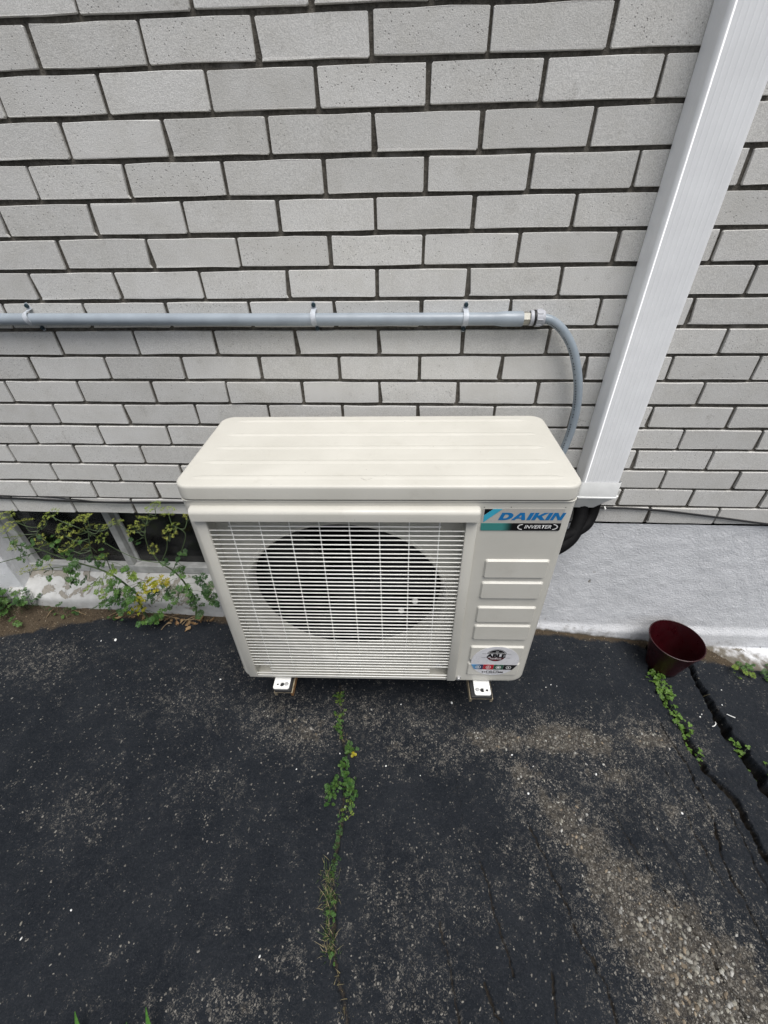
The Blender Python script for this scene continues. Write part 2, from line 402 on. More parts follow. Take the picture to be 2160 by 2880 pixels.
# ------------------------------------------------------------------ numeric noise
def vnoise(x, y, scale, seed):
    r = np.random.RandomState(seed); T = r.rand(128, 128)
    X = x * scale + 1000.0; Y = y * scale + 1000.0
    xi = np.floor(X).astype(int); yi = np.floor(Y).astype(int); fx = X - xi; fy = Y - yi
    fx = fx * fx * (3 - 2 * fx); fy = fy * fy * (3 - 2 * fy)
    a = T[yi % 128, xi % 128]; b = T[yi % 128, (xi + 1) % 128]; c = T[(yi + 1) % 128, xi % 128]; d = T[(yi + 1) % 128, (xi + 1) % 128]
    return (a * (1 - fx) + b * fx) * (1 - fy) + (c * (1 - fx) + d * fx) * fy
def fbm(x, y, scale, seed, octv=4, gain=0.5):
    s = 0; a = 1.0; tot = 0
    for i in range(octv):
        s = s + a * vnoise(x, y, scale * 2 ** i, seed + i * 17); tot += a; a *= gain
    return s / tot
def sstep(x, a, b):
    t = np.clip((x - a) / (b - a), 0, 1); return t * t * (3 - 2 * t)
def grid_mesh(name, Xg, Yg, Zg, mat, attrs, smooth=True):
    ny, nx = Xg.shape; me = bpy.data.meshes.new(name)
    V = np.stack([Xg, Yg, Zg], -1).reshape(-1, 3).astype(np.float32)
    i = np.arange(ny * nx).reshape(ny, nx)
    F = np.stack([i[:-1, :-1], i[:-1, 1:], i[1:, 1:], i[1:, :-1]], -1).reshape(-1, 4).astype(np.int32)
    me.vertices.add(len(V)); me.vertices.foreach_set('co', V.ravel())
    me.loops.add(F.size); me.loops.foreach_set('vertex_index', F.ravel())
    me.polygons.add(len(F)); me.polygons.foreach_set('loop_start', np.arange(0, F.size, 4, dtype=np.int32))
    me.update(calc_edges=True)
    me.polygons.foreach_set('use_smooth', np.full(len(F), smooth))
    for k, a in attrs.items():
        at = me.attributes.new(k, 'FLOAT', 'POINT'); at.data.foreach_set('value', np.asarray(a, np.float32).ravel())
    me.materials.append(mat); me.validate(); return me

# ------------------------------------------------------------------ ground: sloping driveway with cracks, soil by the wall
GX = [-6, -1.7, -.7, .66, 1.1, 1.5, 6]; GZ = [.25, .07, .045, -.012, -.07, -.1, -.3]
def g0(x, y): return np.interp(x, GX, GZ) + .01 * y
SOILX = [-2.6, -1.532, -1.397, -1.236, -1.021, -.837, -.6, -.3, .6, .9, 1.2, 1.45, 2.4]
SOILY = [-.23, -.185, -.130, -.085, -.058, -.050, -.040, -.03, -.018, -.02, -.03, -.10, -.12]
CRACKS = [  # points, half width start/end, depth, wander
    ([(-.152, -.30), (-.137, -.41), (-.122, -.494), (-.097, -.56), (-.096, -.633), (-.089, -.708), (-.091, -.752), (-.096, -.81), (-.102, -.871), (-.086, -.913), (-.085, -.953), (-.084, -.991), (-.066, -1.025), (-.048, -1.064), (-.03, -1.11), (-.01, -1.3), (.02, -1.7)], .0045, .006, .009, .008),
    ([(1.10, -.04), (1.065, -.155), (1.058, -.236), (1.058, -.305), (1.075, -.363), (1.071, -.414), (1.074, -.464), (1.081, -.494), (1.088, -.529), (1.111, -.56), (1.128, -.592), (1.13, -.639), (1.131, -.695), (1.135, -.745), (1.15, -1.1)], .011, .0085, .030, .012),
    ([(1.25, -.04), (1.245, -.094), (1.237, -.159), (1.235, -.232), (1.235, -.289), (1.236, -.332), (1.243, -.379), (1.256, -.45), (1.262, -.511), (1.265, -.566), (1.275, -.62), (1.32, -.9), (1.4, -1.4)], .013, .034, .085, .010),
    ([(1.0, -.353), (1.006, -.421), (1.022, -.482), (1.025, -.548), (1.029, -.589), (1.034, -.641), (1.0, -.739), (1.002, -.786), (1.006, -.853), (1.03, -1.1)], .0026, .0036, .014, .010),
    ([(.45, -.70), (.48, -.782), (.513, -.868), (.523, -.933), (.548, -.981), (.565, -1.015), (.573, -1.078), (.6, -1.3)], .0020, .0028, .010, .010),
    ([(.30, -.80), (.321, -.862), (.325, -.915), (.344, -.975), (.35, -1.02)], .0022, .0022, .009, .007),
    ([(.70, -.60), (.73, -.70), (.77, -.80), (.83, -.90), (.87, -1.02), (.9, -1.2)], .0016, .002, .008, .010),
    ([(.93, -.50), (.95, -.60), (.95, -.70), (.97, -.82)], .0016, .0022, .008, .010),
    ([(.18, -.93), (.20, -1.0), (.215, -1.08), (.22, -1.2)], .0018, .002, .008, .007),
    ([(.281, -1.025), (.3, -1.077), (.315, -1.092), (.34, -1.2)], .0026, .0026, .010, .007),
    ([(.446, -1.001), (.437, -1.086), (.44, -1.2)], .0022, .0022, .009, .007),
    ([(1.099, -.615), (1.091, -.732), (1.089, -.814), (1.1, -1.0)], .0022, .003, .012, .010),
    ([(.036, -.803), (.087, -.889), (.106, -.968), (.115, -1.039), (.13, -1.2)], .0012, .0015, .004, .005),
    ([(.25, -.591), (.262, -.696), (.245, -.774)], .0012, .0012, .004, .004),
    ([(.79, -.52), (.82, -.64), (.86, -.78), (.88, -.95)], .0012, .002, .006, .006),
]
def seg_dist(X, Y, pts):
    best = np.full(X.shape, 9.0); tt = np.zeros(X.shape); n = len(pts) - 1
    for i in range(n):
        ax, ay = pts[i]; bx, by = pts[i + 1]; dx, dy = bx - ax, by - ay
        t = np.clip(((X - ax) * dx + (Y - ay) * dy) / (dx * dx + dy * dy), 0, 1)
        d = np.hypot(X - ax - t * dx, Y - ay - t * dy); m = d < best
        best = np.where(m, d, best); tt = np.where(m, (i + t) / n, tt)
    return best, tt
WEAR = [  # x, y, radius x, radius y, strength
    (.40, -.475, .16, .055, .78), (.64, -.46, .22, .075, .82), (.93, -.42, .14, .08, .66), (.76, -.55, .16, .08, .55), (.90, -.64, .12, .10, .42), (.45, -.80, .10, .08, .3), (.47, -.58, .09, .09, .6), (.56, -.68, .12, .09, .72), (.61, -.74, .1, .08, .75),
    (.67, -.83, .12, .08, .85), (.74, -.91, .17, .09, 1.0), (.80, -.97, .19, .09, 1.05), (.83, -1.06, .21, .10, 1.05), (.85, -1.2, .2, .15, .9), (.22, -.53, .1, .06, .42),
    (-.33, -.42, .18, .09, .46), (-.25, -.48, .16, .08, .58), (-.08, -.42, .16, .10, .44), (.045, -.518, .10, .07, .46), (.165, -.42, .14, .10, .38), (-.6, -.42, .25, .1, .26), (.09, -.91, .16, .12, .26),
    (.115, -1.04, .14, .08, .34), (-.30, -1.10, .13, .04, .46), (-.17, -1.02, .05, .03, .4), (-.86, -.75, .13, .09, .22), (-.54, -.66, .12, .08, .22), (-1.33, -.28, .2, .1, .35),
    (.23, -.87, .12, .1, .24), (1.0, -.62, .1, .12, .36), (.92, -.75, .08, .1, .3), (1.12, -.42, .05, .1, .3), (-.6, -.3, .3, .12, .18), (1.0, -.9, .12, .1, .3)]
def wear_at(X, Y):
    w = np.zeros_like(X)
    for a, b, rx, ry, s in WEAR:
        w = np.maximum(w, s * np.exp(-(((X - a) / rx) ** 2 + ((Y - b) / ry) ** 2)))
    return w
def dirt_at(X, Y):
    e = np.interp(X, SOILX, SOILY) + .07 * (fbm(X, Y, 11, 91) - .5)
    d = sstep(Y, e - .035, e + .02)
    dust = .62 * np.exp(-((X + 1.75) / .33) ** 2) * sstep(Y, -.62, -.12)
    return np.maximum(d, dust)
def ground_z(X, Y, want=False):
    X = np.asarray(X, float); Y = np.asarray(Y, float)
    Z = g0(X, Y)
    wx = X + .014 * (fbm(X, Y, 30, 5) - .5); wy = Y + .014 * (fbm(X, Y, 30, 8) - .5)
    wide = CRACKS[2][0]; xs = np.interp(-Y, [-p[1] for p in wide], [p[0] for p in wide])
    Z = Z - .014 * sstep(X, xs - .004, xs + .02) * sstep(-Y, -.02, .2)
    soil = sstep(Y, np.interp(X, SOILX, SOILY) - .01, np.interp(X, SOILX, SOILY) + .05)
    left = sstep(-X, .4, .8)
    Z = Z + left * soil * (.016 + .016 * (fbm(X, Y, 22, 3) - .3))
    Z = Z + .006 * (fbm(X, Y, 3, 11) - .5) + .0022 * (fbm(X, Y, 40, 21, 3) - .5)
    crk = np.zeros_like(Z)
    for pts, w0, w1, dep, wan in CRACKS:
        x0, x1 = min(p[0] for p in pts) - .1, max(p[0] for p in pts) + .1
        m = (X > x0) & (X < x1)
        if not m.any(): continue
        xx, yy = X[m], Y[m]
        jx = wan * 2.2 * (fbm(xx, yy, 45, 31, 4, .65) - .5); jy = wan * 2.2 * (fbm(xx, yy, 45, 37, 4, .65) - .5)
        d, t = seg_dist(xx + jx, yy + jy, pts)
        w = (w0 + (w1 - w0) * t) * (.6 + .8 * vnoise(xx, yy, 38, 41))
        ends = sstep(t, 0, .03) if w0 < .004 else 1.0
        pr = sstep(-d, -w * 1.15, -w * .55) * ends
        crk[m] = np.maximum(crk[m], pr * min(1.0, dep / .012))
        Z[m] -= dep * pr
        Z[m] += .003 * np.exp(-((d - w * 1.6) / (w * .9)) ** 2) * (w0 > .004)
    return (Z, crk) if want else Z

GRES = .004
gx = np.concatenate([np.arange(-2.3, .2, .0045), np.arange(.2, 1.4, .0028), np.arange(1.4, 2.1, .0045)])
gy = np.concatenate([np.arange(-1.75, -1.2, .006), np.arange(-1.2, .03, .003)])
XX, YY = np.meshgrid(gx, gy); ZZ, CK = ground_z(XX, YY, True)
WR = wear_at(XX, YY) + .05 * (fbm(XX, YY, 6, 77) - .5); DR = dirt_at(XX, YY)
DR = np.maximum(DR, 0.75 * np.clip(CK * (np.abs(XX + .09) < .12), 0, 1))
CKm = np.where(np.abs(XX + .09) < .12, CK * .25, CK)
ZZ += (np.random.RandomState(2).rand(*ZZ.shape) - .5) * .0013
drive = obj('driveway', grid_mesh('driveway', XX, YY, ZZ, M['asphalt'], {'wear': WR, 'dirt': DR, 'crack': CKm}))
tag(drive, kind='structure')
# the same driveway and yard out to the horizon, slipped just under the detailed sheet's rim
bx = np.concatenate([np.array([-90, -40, -18, -9, -5, -3.2]), np.linspace(-2.28, 2.08, 45), np.array([3.2, 5, 9, 18, 40, 90])])
by = np.concatenate([np.array([-120, -60, -30, -14, -7, -4, -2.6]), np.linspace(-1.73, .02, 12)])
BX, BY = np.meshgrid(bx, by); BZ = g0(np.clip(BX, -6, 6), np.clip(BY, -8, 0))
inside = (BX > -2.25) & (BX < 2.05) & (BY > -1.70)
BZ = np.where(inside, BZ - .25, BZ - .004)
yard = obj('ground', grid_mesh('ground', BX, BY, BZ, M['asphalt'], {'wear': np.full(BX.shape, .1), 'dirt': np.zeros(BX.shape), 'crack': np.zeros(BX.shape)}))
tag(yard, kind='structure')
def gz(x, y): return float(ground_z(np.array([x]), np.array([y]))[0])

# ------------------------------------------------------------------ brick wall
L, H = .2222, .07006
ZB = 7.55 * L                      # bed line under the third course from the top of the picture
wall = thing('brick_wall', 'pale grey brick house wall with dark raked mortar joints', 'brick wall', (0, 0, ZB - 16 * H))
W0 = Vector((0, 0, ZB - 16 * H))
mb = MB(); mb.box(-3.2, 3.2, .0068, .10, 0.001, 2.6)
mo = mb.build('mortar', M['mortar'], wall)
def brick_mesh(i, w, h):
    r = random.Random(100 + i); x, z = w / 2, h / 2
    base = [(-x + .0022, -z), (-x * .33, -z), (x * .35, -z), (x - .0022, -z), (x, -z + .0022), (x, z - .0022), (x - .0022, z), (x * .3, z), (-x * .36, z), (-x + .0022, z), (-x, z - .0022), (-x, -z + .0022)]
    out = []
    chip = r.randrange(12) if i % 3 == 0 else -1
    for k, (a, b) in enumerate(base):
        a += r.uniform(-.0012, .0012); b += r.uniform(-.001, .001)
        if k == chip and k in (0, 3, 4, 5, 6, 9, 10, 11): a *= .96; b *= .88
        out.append((a, b))
    n = 12; V = [(a * .993, -.0005 + r.uniform(-.0003, .0003), b * .974) for a, b in out]
    V += [(a, .0012 + r.uniform(-.0004, .0008), b) for a, b in out] + [(a, .03, b) for a, b in out]
    F = [list(range(n))] + [[k, n + k, n + (k + 1) % n, (k + 1) % n] for k in range(n)] + [[n + k, 2 * n + k, 2 * n + (k + 1) % n, n + (k + 1) % n] for k in range(n)]
    me = mesh('brick', V, F, M['brick'])
    return me
JB, JV = .0095, .0084
BV = [brick_mesh(i, L - JV, H - JB) for i in range(14)]
far = MB()
for k in range(-7, 17):
    zc = ZB - k * H + H / 2
    off = .5 * L if k % 2 == 0 else 0.0
    f = min(1, max(0, (1.80 - zc) / 1.25)); xl = -.86 - .66 * f; xr = .90 + .62 * f
    for n in range(-13, 13):
        xc = n * L + off + rnd.uniform(-.0016, .0016); zz = zc + rnd.uniform(-.0008, .0008)
        if abs(xc) > 3.05: continue
        me = BV[rnd.randrange(len(BV))]; dy = rnd.uniform(-.0012, .0014)
        if xl - .11 < xc < xr + .11 and k >= -2:
            obj('brick', me, wall, loc=Vector((xc, dy, zz)) - W0, rot=(0, rnd.uniform(-.004, .004), 0))
        else:
            far.add([(v.co.x + xc, v.co.y + dy, v.co.z + zz - W0.z) for v in me.vertices], [list(p.vertices) for p in me.polygons])
fo = far.build('brick_field', M['brick'], wall, fix=False); tag(fo, kind='stuff')

# ------------------------------------------------------------------ foundation wall with basement window
fnd = thing('foundation_wall', 'white painted parged foundation wall under the grey bricks', 'foundation wall', (0, 0, 0))
ZT = ZB - 16 * H - .004
xs = np.arange(-.60, 2.6 + 1e-6, .006); zs = np.arange(-.42, ZT + .003, .006)
FX, FZ = np.meshgrid(xs, zs)
FY = .003 + .006 * (fbm(FX, FZ, 3.2, 51) - .5) + .0030 * (fbm(FX, FZ, 34, 53, 3) - .5)
ledge = sstep(-FZ, .085, .108) * sstep(FX, 1.10, 1.45)
FY -= .095 * ledge
FY -= .012 * sstep(-FZ, -.03, .02) * sstep(FX, .2, .6)
FY += .006 * np.exp(-((FZ + .090 + .004 * np.sin(FX * 19)) / .0035) ** 2) * sstep(FX, 1.18, 1.24)
bare = np.zeros_like(FX)
for a, b, ra, rb, s in [(.786, .273, .014, .024, .70), (.79, .317, .010, .006, .6), (.792, .228, .006, .010, .6), (.76, .215, .02, .008, .5), (.84, .20, .03, .01, .35), (.70, .04, .25, .012, .42), (1.25, -.125, .03, .03, .8), (1.02, .03, .2, .01, .3)]:
    bare = np.maximum(bare, s * np.exp(-(((FX - a) / ra) ** 2 + ((FZ - b) / rb) ** 2)))
bare = np.maximum(bare, .75 * np.exp(-((FZ + .090 + .004 * np.sin(FX * 19)) / .003) ** 2) * sstep(FX, 1.2, 1.24))
gr = g0(FX, 0 * FX)
fdirt = np.maximum(sstep(-(FZ - gr), -.035, .01) * .95, sstep(-(FZ - gr), -.14, .0) * (.25 + .45 * fbm(FX, FZ, 9, 57)))
fw = obj('parged_face', grid_mesh('parged_face', FX, FY, FZ, M['parge'], {'bare': bare, 'dirt': fdirt}), fnd)
# the wall left of the window and the left reveal
def flat_parge(name, X, Y, Z, dirtv=None):
    return obj(name, grid_mesh(name, X, Y, Z, M['parge'], {'bare': np.zeros(X.shape), 'dirt': dirtv if dirtv is not None else np.zeros(X.shape)}), fnd)
a = np.arange(-3.2, -1.535, .008); b = np.arange(-.1, ZT + .003, .008); A, B = np.meshgrid(a, b)
flat_parge('left_face', A, .003 + .004 * (fbm(A, B, 30, 61, 3) - .5), B, sstep(-B, -.13, -.05) * .9)
a = np.arange(.0, .125, .006); A, B = np.meshgrid(a, b)
flat_parge('reveal', -1.5365 + .003 * (fbm(A * 3, B, 30, 63, 3) - .5), A, B, sstep(-B, -.16, -.08) * .6)
flat_parge('reveal', -.604 - .002 * (fbm(A * 3, B, 30, 64, 3) - .5), A, B)
# sloping concrete sill with flaking paint
sx_ = np.arange(-1.60, -.56, .006); st = np.linspace(0, 1, 46); SX, ST = np.meshgrid(sx_, st)
prof_t = [0, .70, .78, .83, 1.0]; SYp = np.interp(ST, prof_t, [.112, -.012, -.030, -.036, -.040]); SZp = np.interp(ST, prof_t, [.198, .142, .130, .118, .02])
SZp = SZp + .006 * (fbm(SX, ST * .2, 16, 71) - .5) + .002 * (fbm(SX, ST * .2, 60, 73) - .5)
lft = np.exp(-((SX + 1.45) / .12) ** 2) * sstep(.5 - ST, .0, .4) * .55 + .30 * sstep(-(ST), -.20, -.02) * sstep(-SX, .4, .9) + .16 * np.exp(-((ST - .62) / .12) ** 2) - .05
obj('sill', grid_mesh('sill', SX, SYp, SZp, M['peel'], {'bare': lft}), fnd)
# window
win = bpy.data.objects.new('basement_window', None); link(win, fnd); win.location = (0, .10, .2)
wf = MB()
def wfr(name, x0, x1, z0, z1, y0=-.02, y1=.02): return MB().box(x0, x1, y0, y1, z0 - .2, z1 - .2, .002).build(name, M['frame'], win)
wfr('bottom_rail', -1.533, -.607, .185, .222, -.026, .02); wfr('top_rail', -1.533, -.607, .565, .60)
wfr('jamb', -1.533, -1.497, .2225, .5645); wfr('jamb', -.64, -.607, .2225, .5645)
wfr('mullion', -1.094, -1.066, .2225, .5645, -.022, .016)
wfr('sliding_sash_stile', -1.064, -1.050, .2235, .5635, -.002, .018)
MB().box(-1.4965, -1.0945, .002, .006, .024, .363).build('pane', M['glass'], win)
MB().box(-1.0495, -.6405, .006, .010, .024, .363).build('pane', M['glass'], win)
room = MB()
x0, x1, y0, y1, z0, z1 = -1.9, -.3, .14, 1.6, -.6, 1.3
room.add([(x0, y1, z0), (x1, y1, z0), (x1, y1, z1), (x0, y1, z1), (x0, y0, z0), (x1, y0, z0), (x1, y0, z1), (x0, y0, z1)], [[0, 1, 2, 3], [0, 4, 5, 1], [3, 2, 6, 7], [0, 3, 7, 4], [1, 5, 6, 2]])
room.add([(x0, y0, z0), (x1, y0, z0), (x1, y0, .19), (x0, y0, .19)], [[0, 1, 2, 3]]); room.add([(x0, y0, .595), (x1, y0, .595), (x1, y0, z1), (x0, y0, z1)], [[0, 1, 2, 3]])
room.add([(x0, y0, .19), (-1.52, y0, .19), (-1.52, y0, .595), (x0, y0, .595)], [[0, 1, 2, 3]]); room.add([(-.62, y0, .19), (x1, y0, .19), (x1, y0, .595), (-.62, y0, .595)], [[0, 1, 2, 3]])
room.build('room_shell', M['room'], fnd, fix=False)
cv = []; cf = []
for i in range(61):
    x = -1.03 + i * .43 / 60; y = .20 + .012 * math.sin(i * .9) + .006 * math.sin(i * 2.3)
    cv += [(x, y, .30), (x, y + .004, .60)]
cf = [[2 * i, 2 * i + 2, 2 * i + 3, 2 * i + 1] for i in range(60)]
me = mesh('curtain', cv, cf, M['curtain'], True)
cur = obj('curtain', me); tag(cur, 'brown curtain hanging behind the right pane of the basement window', 'curtain')
bxo = MB().box(-1.04, -.62, .165, .24, .16, .30, .004).build('storage_box', M['boxgrey']); tag(bxo, 'grey box standing inside behind the right window pane', 'box')
shelf = MB().box(-1.04, -.62, .15, .26, .13, .158, .002).build('window_ledge', M['room'], fnd)

# ------------------------------------------------------------------ letters
def text_mesh(name, s, size, mat, xs=1.0, shear=0.0, bold=0.0, align='CENTER'):
    cu = bpy.data.curves.new(name, 'FONT'); cu.body = s; cu.size = size; cu.shear = shear; cu.offset = bold
    cu.align_x = align; cu.align_y = 'CENTER'; cu.resolution_u = 3; cu.fill_mode = 'FRONT'
    o = bpy.data.objects.new(name, cu); COL.objects.link(o)
    bpy.context.view_layer.update()
    me = bpy.data.meshes.new_from_object(o.evaluated_get(bpy.context.evaluated_depsgraph_get()))
    bpy.data.objects.remove(o); bpy.data.curves.remove(cu)
    for v in me.vertices: v.co = Vector((v.co.x * xs, 0, v.co.y))
    me.materials.clear(); me.materials.append(mat); me.name = name
    return me
def poly_letters(name, glyphs, mat, parent, loc, thick=.0004):
    bm = bmesh.new()
    for poly, holes in glyphs:
        loops = [poly] + holes; es = []
        for lp in loops:
            lp = [p for i, p in enumerate(lp) if math.dist(p, lp[i - 1]) > 1e-5]
            vs = [bm.verts.new((x, 0, z)) for x, z in lp]
            es += [bm.edges.new((vs[i], vs[(i + 1) % len(vs)])) for i in range(len(vs))]
        bmesh.ops.triangle_fill(bm, use_beauty=True, use_dissolve=False, edges=es, normal=(0, -1, 0))
    me = bpy.data.meshes.new(name); bm.to_mesh(me); bm.free(); me.materials.append(mat)
    return obj(name, me, parent, loc=loc)

# ------------------------------------------------------------------ outdoor unit
UO = Vector((.0153, -.4267, .9777 - .723)); UYAW = .0239
unit = thing('outdoor_unit', 'ivory outdoor heat pump unit with white wire fan grille', 'heat pump', UO, UYAW)
def ux(x): return x - .435
def uz(z): return z + .723
# --- casing
def casing():
    rb, rp = .022, .020
    lev = [-.040, -.1, -.39, -.701, -.706, -.711, -.712, -.716, -.7195, -.7218, -.723]
    def inset(z):
        d = max(0, (-.723 + rb) - z) if z < -.723 + rb else 0
        return rb - math.sqrt(max(0, rb * rb - d * d))
    V = []; F = []; rows = []
    for z in lev:
        i = inset(z); row = []
        row.append((ux(i), .340, uz(z)))
        for k in range(7):
            w = PI + (PI / 2) * k / 6
            row.append((ux(i + rp + rp * math.cos(w)), rp + rp * math.sin(w), uz(z)))
        row.append((ux(max(.046, i + rp + .001)), 0, uz(z))); row.append((ux(.636), 0, uz(z)))
        for k in range(7):
            w = 1.5 * PI + (PI / 2) * k / 6
            row.append((ux(.87 - i - rp + rp * math.cos(w)), rp + rp * math.sin(w), uz(z)))
        row.append((ux(.87 - i), .340, uz(z)))
        rows.append((len(V), len(row))); V += row
    n = rows[0][1]
    for r in range(len(lev) - 1):
        for c in range(n - 1):
            if c == 8 and lev[r] <= -.1 and lev[r + 1] >= -.712: continue
            p = rows[r][0] + c; q = rows[r + 1][0] + c
            F.append([p, q, q + 1, p + 1])
        p = rows[r][0]; q = rows[r + 1][0]
        F.append([p + n - 1, q + n - 1, q, p])
    F.append([rows[-1][0] + c for c in range(n)]); F.append([rows[0][0] + c for c in range(n)][::-1])
    me = mesh('casing', V, F, M['ivory'], True)
    bm = bmesh.new(); bm.from_mesh(me); bmesh.ops.recalc_face_normals(bm, faces=bm.faces[:]); bm.to_mesh(me); bm.free()
    o = obj('casing', me, unit); autosmooth(o, 50); return o
casing()
# --- recess with bell mouth
FCX, FCZ, FR = ux(.343), uz(-.403), .265
rx0, rx1, rz0, rz1 = ux(.0455), ux(.6365), uz(-.7125), uz(-.0995); YR = .034
rc = MB()
rc.add([(rx0, .0005, rz0), (rx1, .0005, rz0), (rx1, .0005, rz1), (rx0, .0005, rz1), (rx0, YR, rz0), (rx1, YR, rz0), (rx1, YR, rz1), (rx0, YR, rz1)], [[0, 1, 5, 4], [1, 2, 6, 5], [2, 3, 7, 6], [3, 0, 4, 7]])
N = 96; ring = []; outr = []
RO = FR + .016
for k in range(N):
    w = 2 * PI * k / N; c, s = math.cos(w), math.sin(w)
    ring.append((FCX + RO * c, YR, FCZ + RO * s))
    t = min(((rx1 if c > 0 else rx0) - FCX) / c if abs(c) > 1e-6 else 9, ((rz1 if s > 0 else rz0) - FCZ) / s if abs(s) > 1e-6 else 9)
    outr.append((FCX + t * c, YR, FCZ + t * s))
for cx_, cz_ in ((rx0, rz0), (rx1, rz0), (rx0, rz1), (rx1, rz1)):
    j = min(range(N), key=lambda q: (outr[q][0] - cx_) ** 2 + (outr[q][2] - cz_) ** 2); outr[j] = (cx_, YR, cz_)
rc.add(ring + outr, [[k, (k + 1) % N, N + (k + 1) % N, N + k] for k in range(N)])
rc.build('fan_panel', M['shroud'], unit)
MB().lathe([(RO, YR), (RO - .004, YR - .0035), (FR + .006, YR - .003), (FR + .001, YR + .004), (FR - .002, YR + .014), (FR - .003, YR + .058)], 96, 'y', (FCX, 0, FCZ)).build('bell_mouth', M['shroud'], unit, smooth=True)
MB().lathe([(FR - .0031, YR + .059), (FR + .02, YR + .062), (FR + .02, .30), (0.001, .30)], 64, 'y', (FCX, 0, FCZ)).build('fan_chamber', M['dark'], unit, smooth=True)
# --- fan
fan = bpy.data.objects.new('fan', None); link(fan, unit); fan.location = (FCX, .115, FCZ)
MB().lathe([(.001, -.035), (.03, -.034), (.058, -.026), (.066, -.012), (.066, .05)], 32, 'y').build('hub', M['fan'], fan, smooth=True)
for j in range(3):
    a0 = j * 2 * PI / 3 + .5; V = []; F = []
    for u in range(7):
        for v in range(8):
            rr = .06 + (FR - .014 - .06) * u / 6; w = a0 + (v / 7 - .5) * (1.15 + .35 * u / 6) + .25 * u / 6
            V.append((rr * math.cos(w), -.03 + .075 * v / 7 + .006 * math.sin(v), rr * math.sin(w)))
    F = [[u * 8 + v, u * 8 + v + 1, (u + 1) * 8 + v + 1, (u + 1) * 8 + v] for u in range(6) for v in range(7)]
    obj('blade', mesh('blade', V, F, M['fan'], True), fan)
for wx, wz in ((.150, -.070), (.189, -.030)):
    MB().lathe([(.0005, -.004), (.007, -.003), (.0085, 0), (.0085, .006)], 16, 'y').build('pale_disc', M['wire'], fan, loc=(wx, -.055, wz))  # two small pale discs set in front of the blades
# --- grille frame and hood
gf = bpy.data.objects.new('fan_grille', None); link(gf, unit)
hd = MB(); prof = [(0.0, -.0545), (-.012, -.0555), (-.0175, -.0575), (-.0205, -.0615), (-.021, -.066), (-.0205, -.0845), (0.0, -.0865)]
xs_ = [(.0195, .35), (.0205, .75), (.023, 1.0), (.657, 1.0), (.6605, .75), (.662, .35)]
hv = []
for x, k in xs_:
    for y, z in prof: hv.append((ux(x), y * (.55 + .45 * k), uz(-.070 + (z + .070) * (.75 + .25 * k))))
n = len(prof)
hf = [[i * n + j, (i + 1) * n + j, (i + 1) * n + (j + 1) % n, i * n + (j + 1) % n] for i in range(len(xs_) - 1) for j in range(n)] + [list(range(n)), [(len(xs_) - 1) * n + j for j in range(n)]]
hd.add(hv, hf).build('hood', M['ivory'], gf, smooth=True)
MB().box(ux(.0215), ux(.0475), -.0085, .001, uz(-.711), uz(-.0869), .003).build('side_strip', M['ivory'], gf, smooth=True)
MB().box(ux(.6345), ux(.6605), -.0085, .001, uz(-.717), uz(-.0869), .003).build('side_strip', M['ivory'], gf, smooth=True)
NW = 44; z_first, z_last = -.110, -.706
def wire_mesh(x0, x1): return MB().tube([(x0, 0, 0), ((x0 + x1) / 2, 0, 0), (x1, 0, 0)], .00160, 8)
mfull = mesh('wire', *(lambda m: (m.v, m.f))(wire_mesh(ux(.0465), ux(.6355))), M['wire'], True)
mshort = mesh('wire', *(lambda m: (m.v, m.f))(wire_mesh(ux(.0945), ux(.580))), M['wire'], True)
for i in range(NW):
    z = z_first + (z_last - z_first) * i / (NW - 1)
    obj('wire', mshort if i in (0, 40, 41) else mfull, gf, loc=(0, -.0035 + rnd.uniform(-.0004, .0004), uz(z) + rnd.uniform(-.0006, .0006)))
mvert = mesh('cross_wire', *(lambda m: (m.v, m.f))(MB().tube([(0, 0, uz(-.703)), (0, .0007, uz(-.4)), (0, .004, uz(-.1035)), (0, .010, uz(-.100))], .0014, 8)), M['wire'], True)
for i in range(8): obj('cross_wire', mvert, gf, loc=(ux(.0955 + .0689 * i), .0004, 0))
for x, z in ((.068, -.108), (.609, -.108), (.073, -.689), (.615, -.692)):
    s_ = MB(); s_.lathe([(.0005, -.0035), (.004, -.003), (.0058, -.001), (.0062, .001)], 12, 'y'); s_.box(-.0125, .0125, .001, .004, -.007, .007, .001); s_.box(-.004, .004, -.0040, -.0034, -.0006, .0006)
    s_.build('grille_screw', M['steel'], gf, loc=(ux(x), YR - .0065, uz(z)))
# --- lid
def rrect(x0, x1, y0, y1, r, n=6):
    P = []
    for cx_, cy_, a in ((x1 - r, y0 + r, -PI / 2), (x1 - r, y1 - r, 0), (x0 + r, y1 - r, PI / 2), (x0 + r, y0 + r, PI)):
        for k in range(n + 1):
            w = a + (PI / 2) * k / n; P.append((cx_ + r * math.cos(w), cy_ + r * math.sin(w)))
    return P
lv = []; lf = []; rings = []
for ins, z in [(.0025, -.0365), (0, -.0340), (0, -.0075), (.0005, -.0045), (.0018, -.0020), (.0040, -.0005), (.0075, 0.0)]:
    P_ = rrect(ux(-.004) + ins, ux(.874) - ins, -.0060 + ins, .349 - ins, .034 - ins * .8); rings.append(len(lv)); lv += [(x, y, uz(z)) for x, y in P_]
m_ = len(P_)
for a_, b_ in zip(rings, rings[1:]): lf += [[a_ + k, a_ + (k + 1) % m_, b_ + (k + 1) % m_, b_ + k] for k in range(m_)]
lf += [[rings[-1] + k for k in range(m_)], [rings[0] + k for k in range(m_)][::-1]]
lid = obj('lid', mesh('lid', lv, lf, M['ivory'], True), unit); autosmooth(lid, 30)
lpts = [p for p in rrect(ux(.0002), ux(.8698), -.0014, .34, .021, 8)]
lpts = lpts[27:] + lpts[:9]
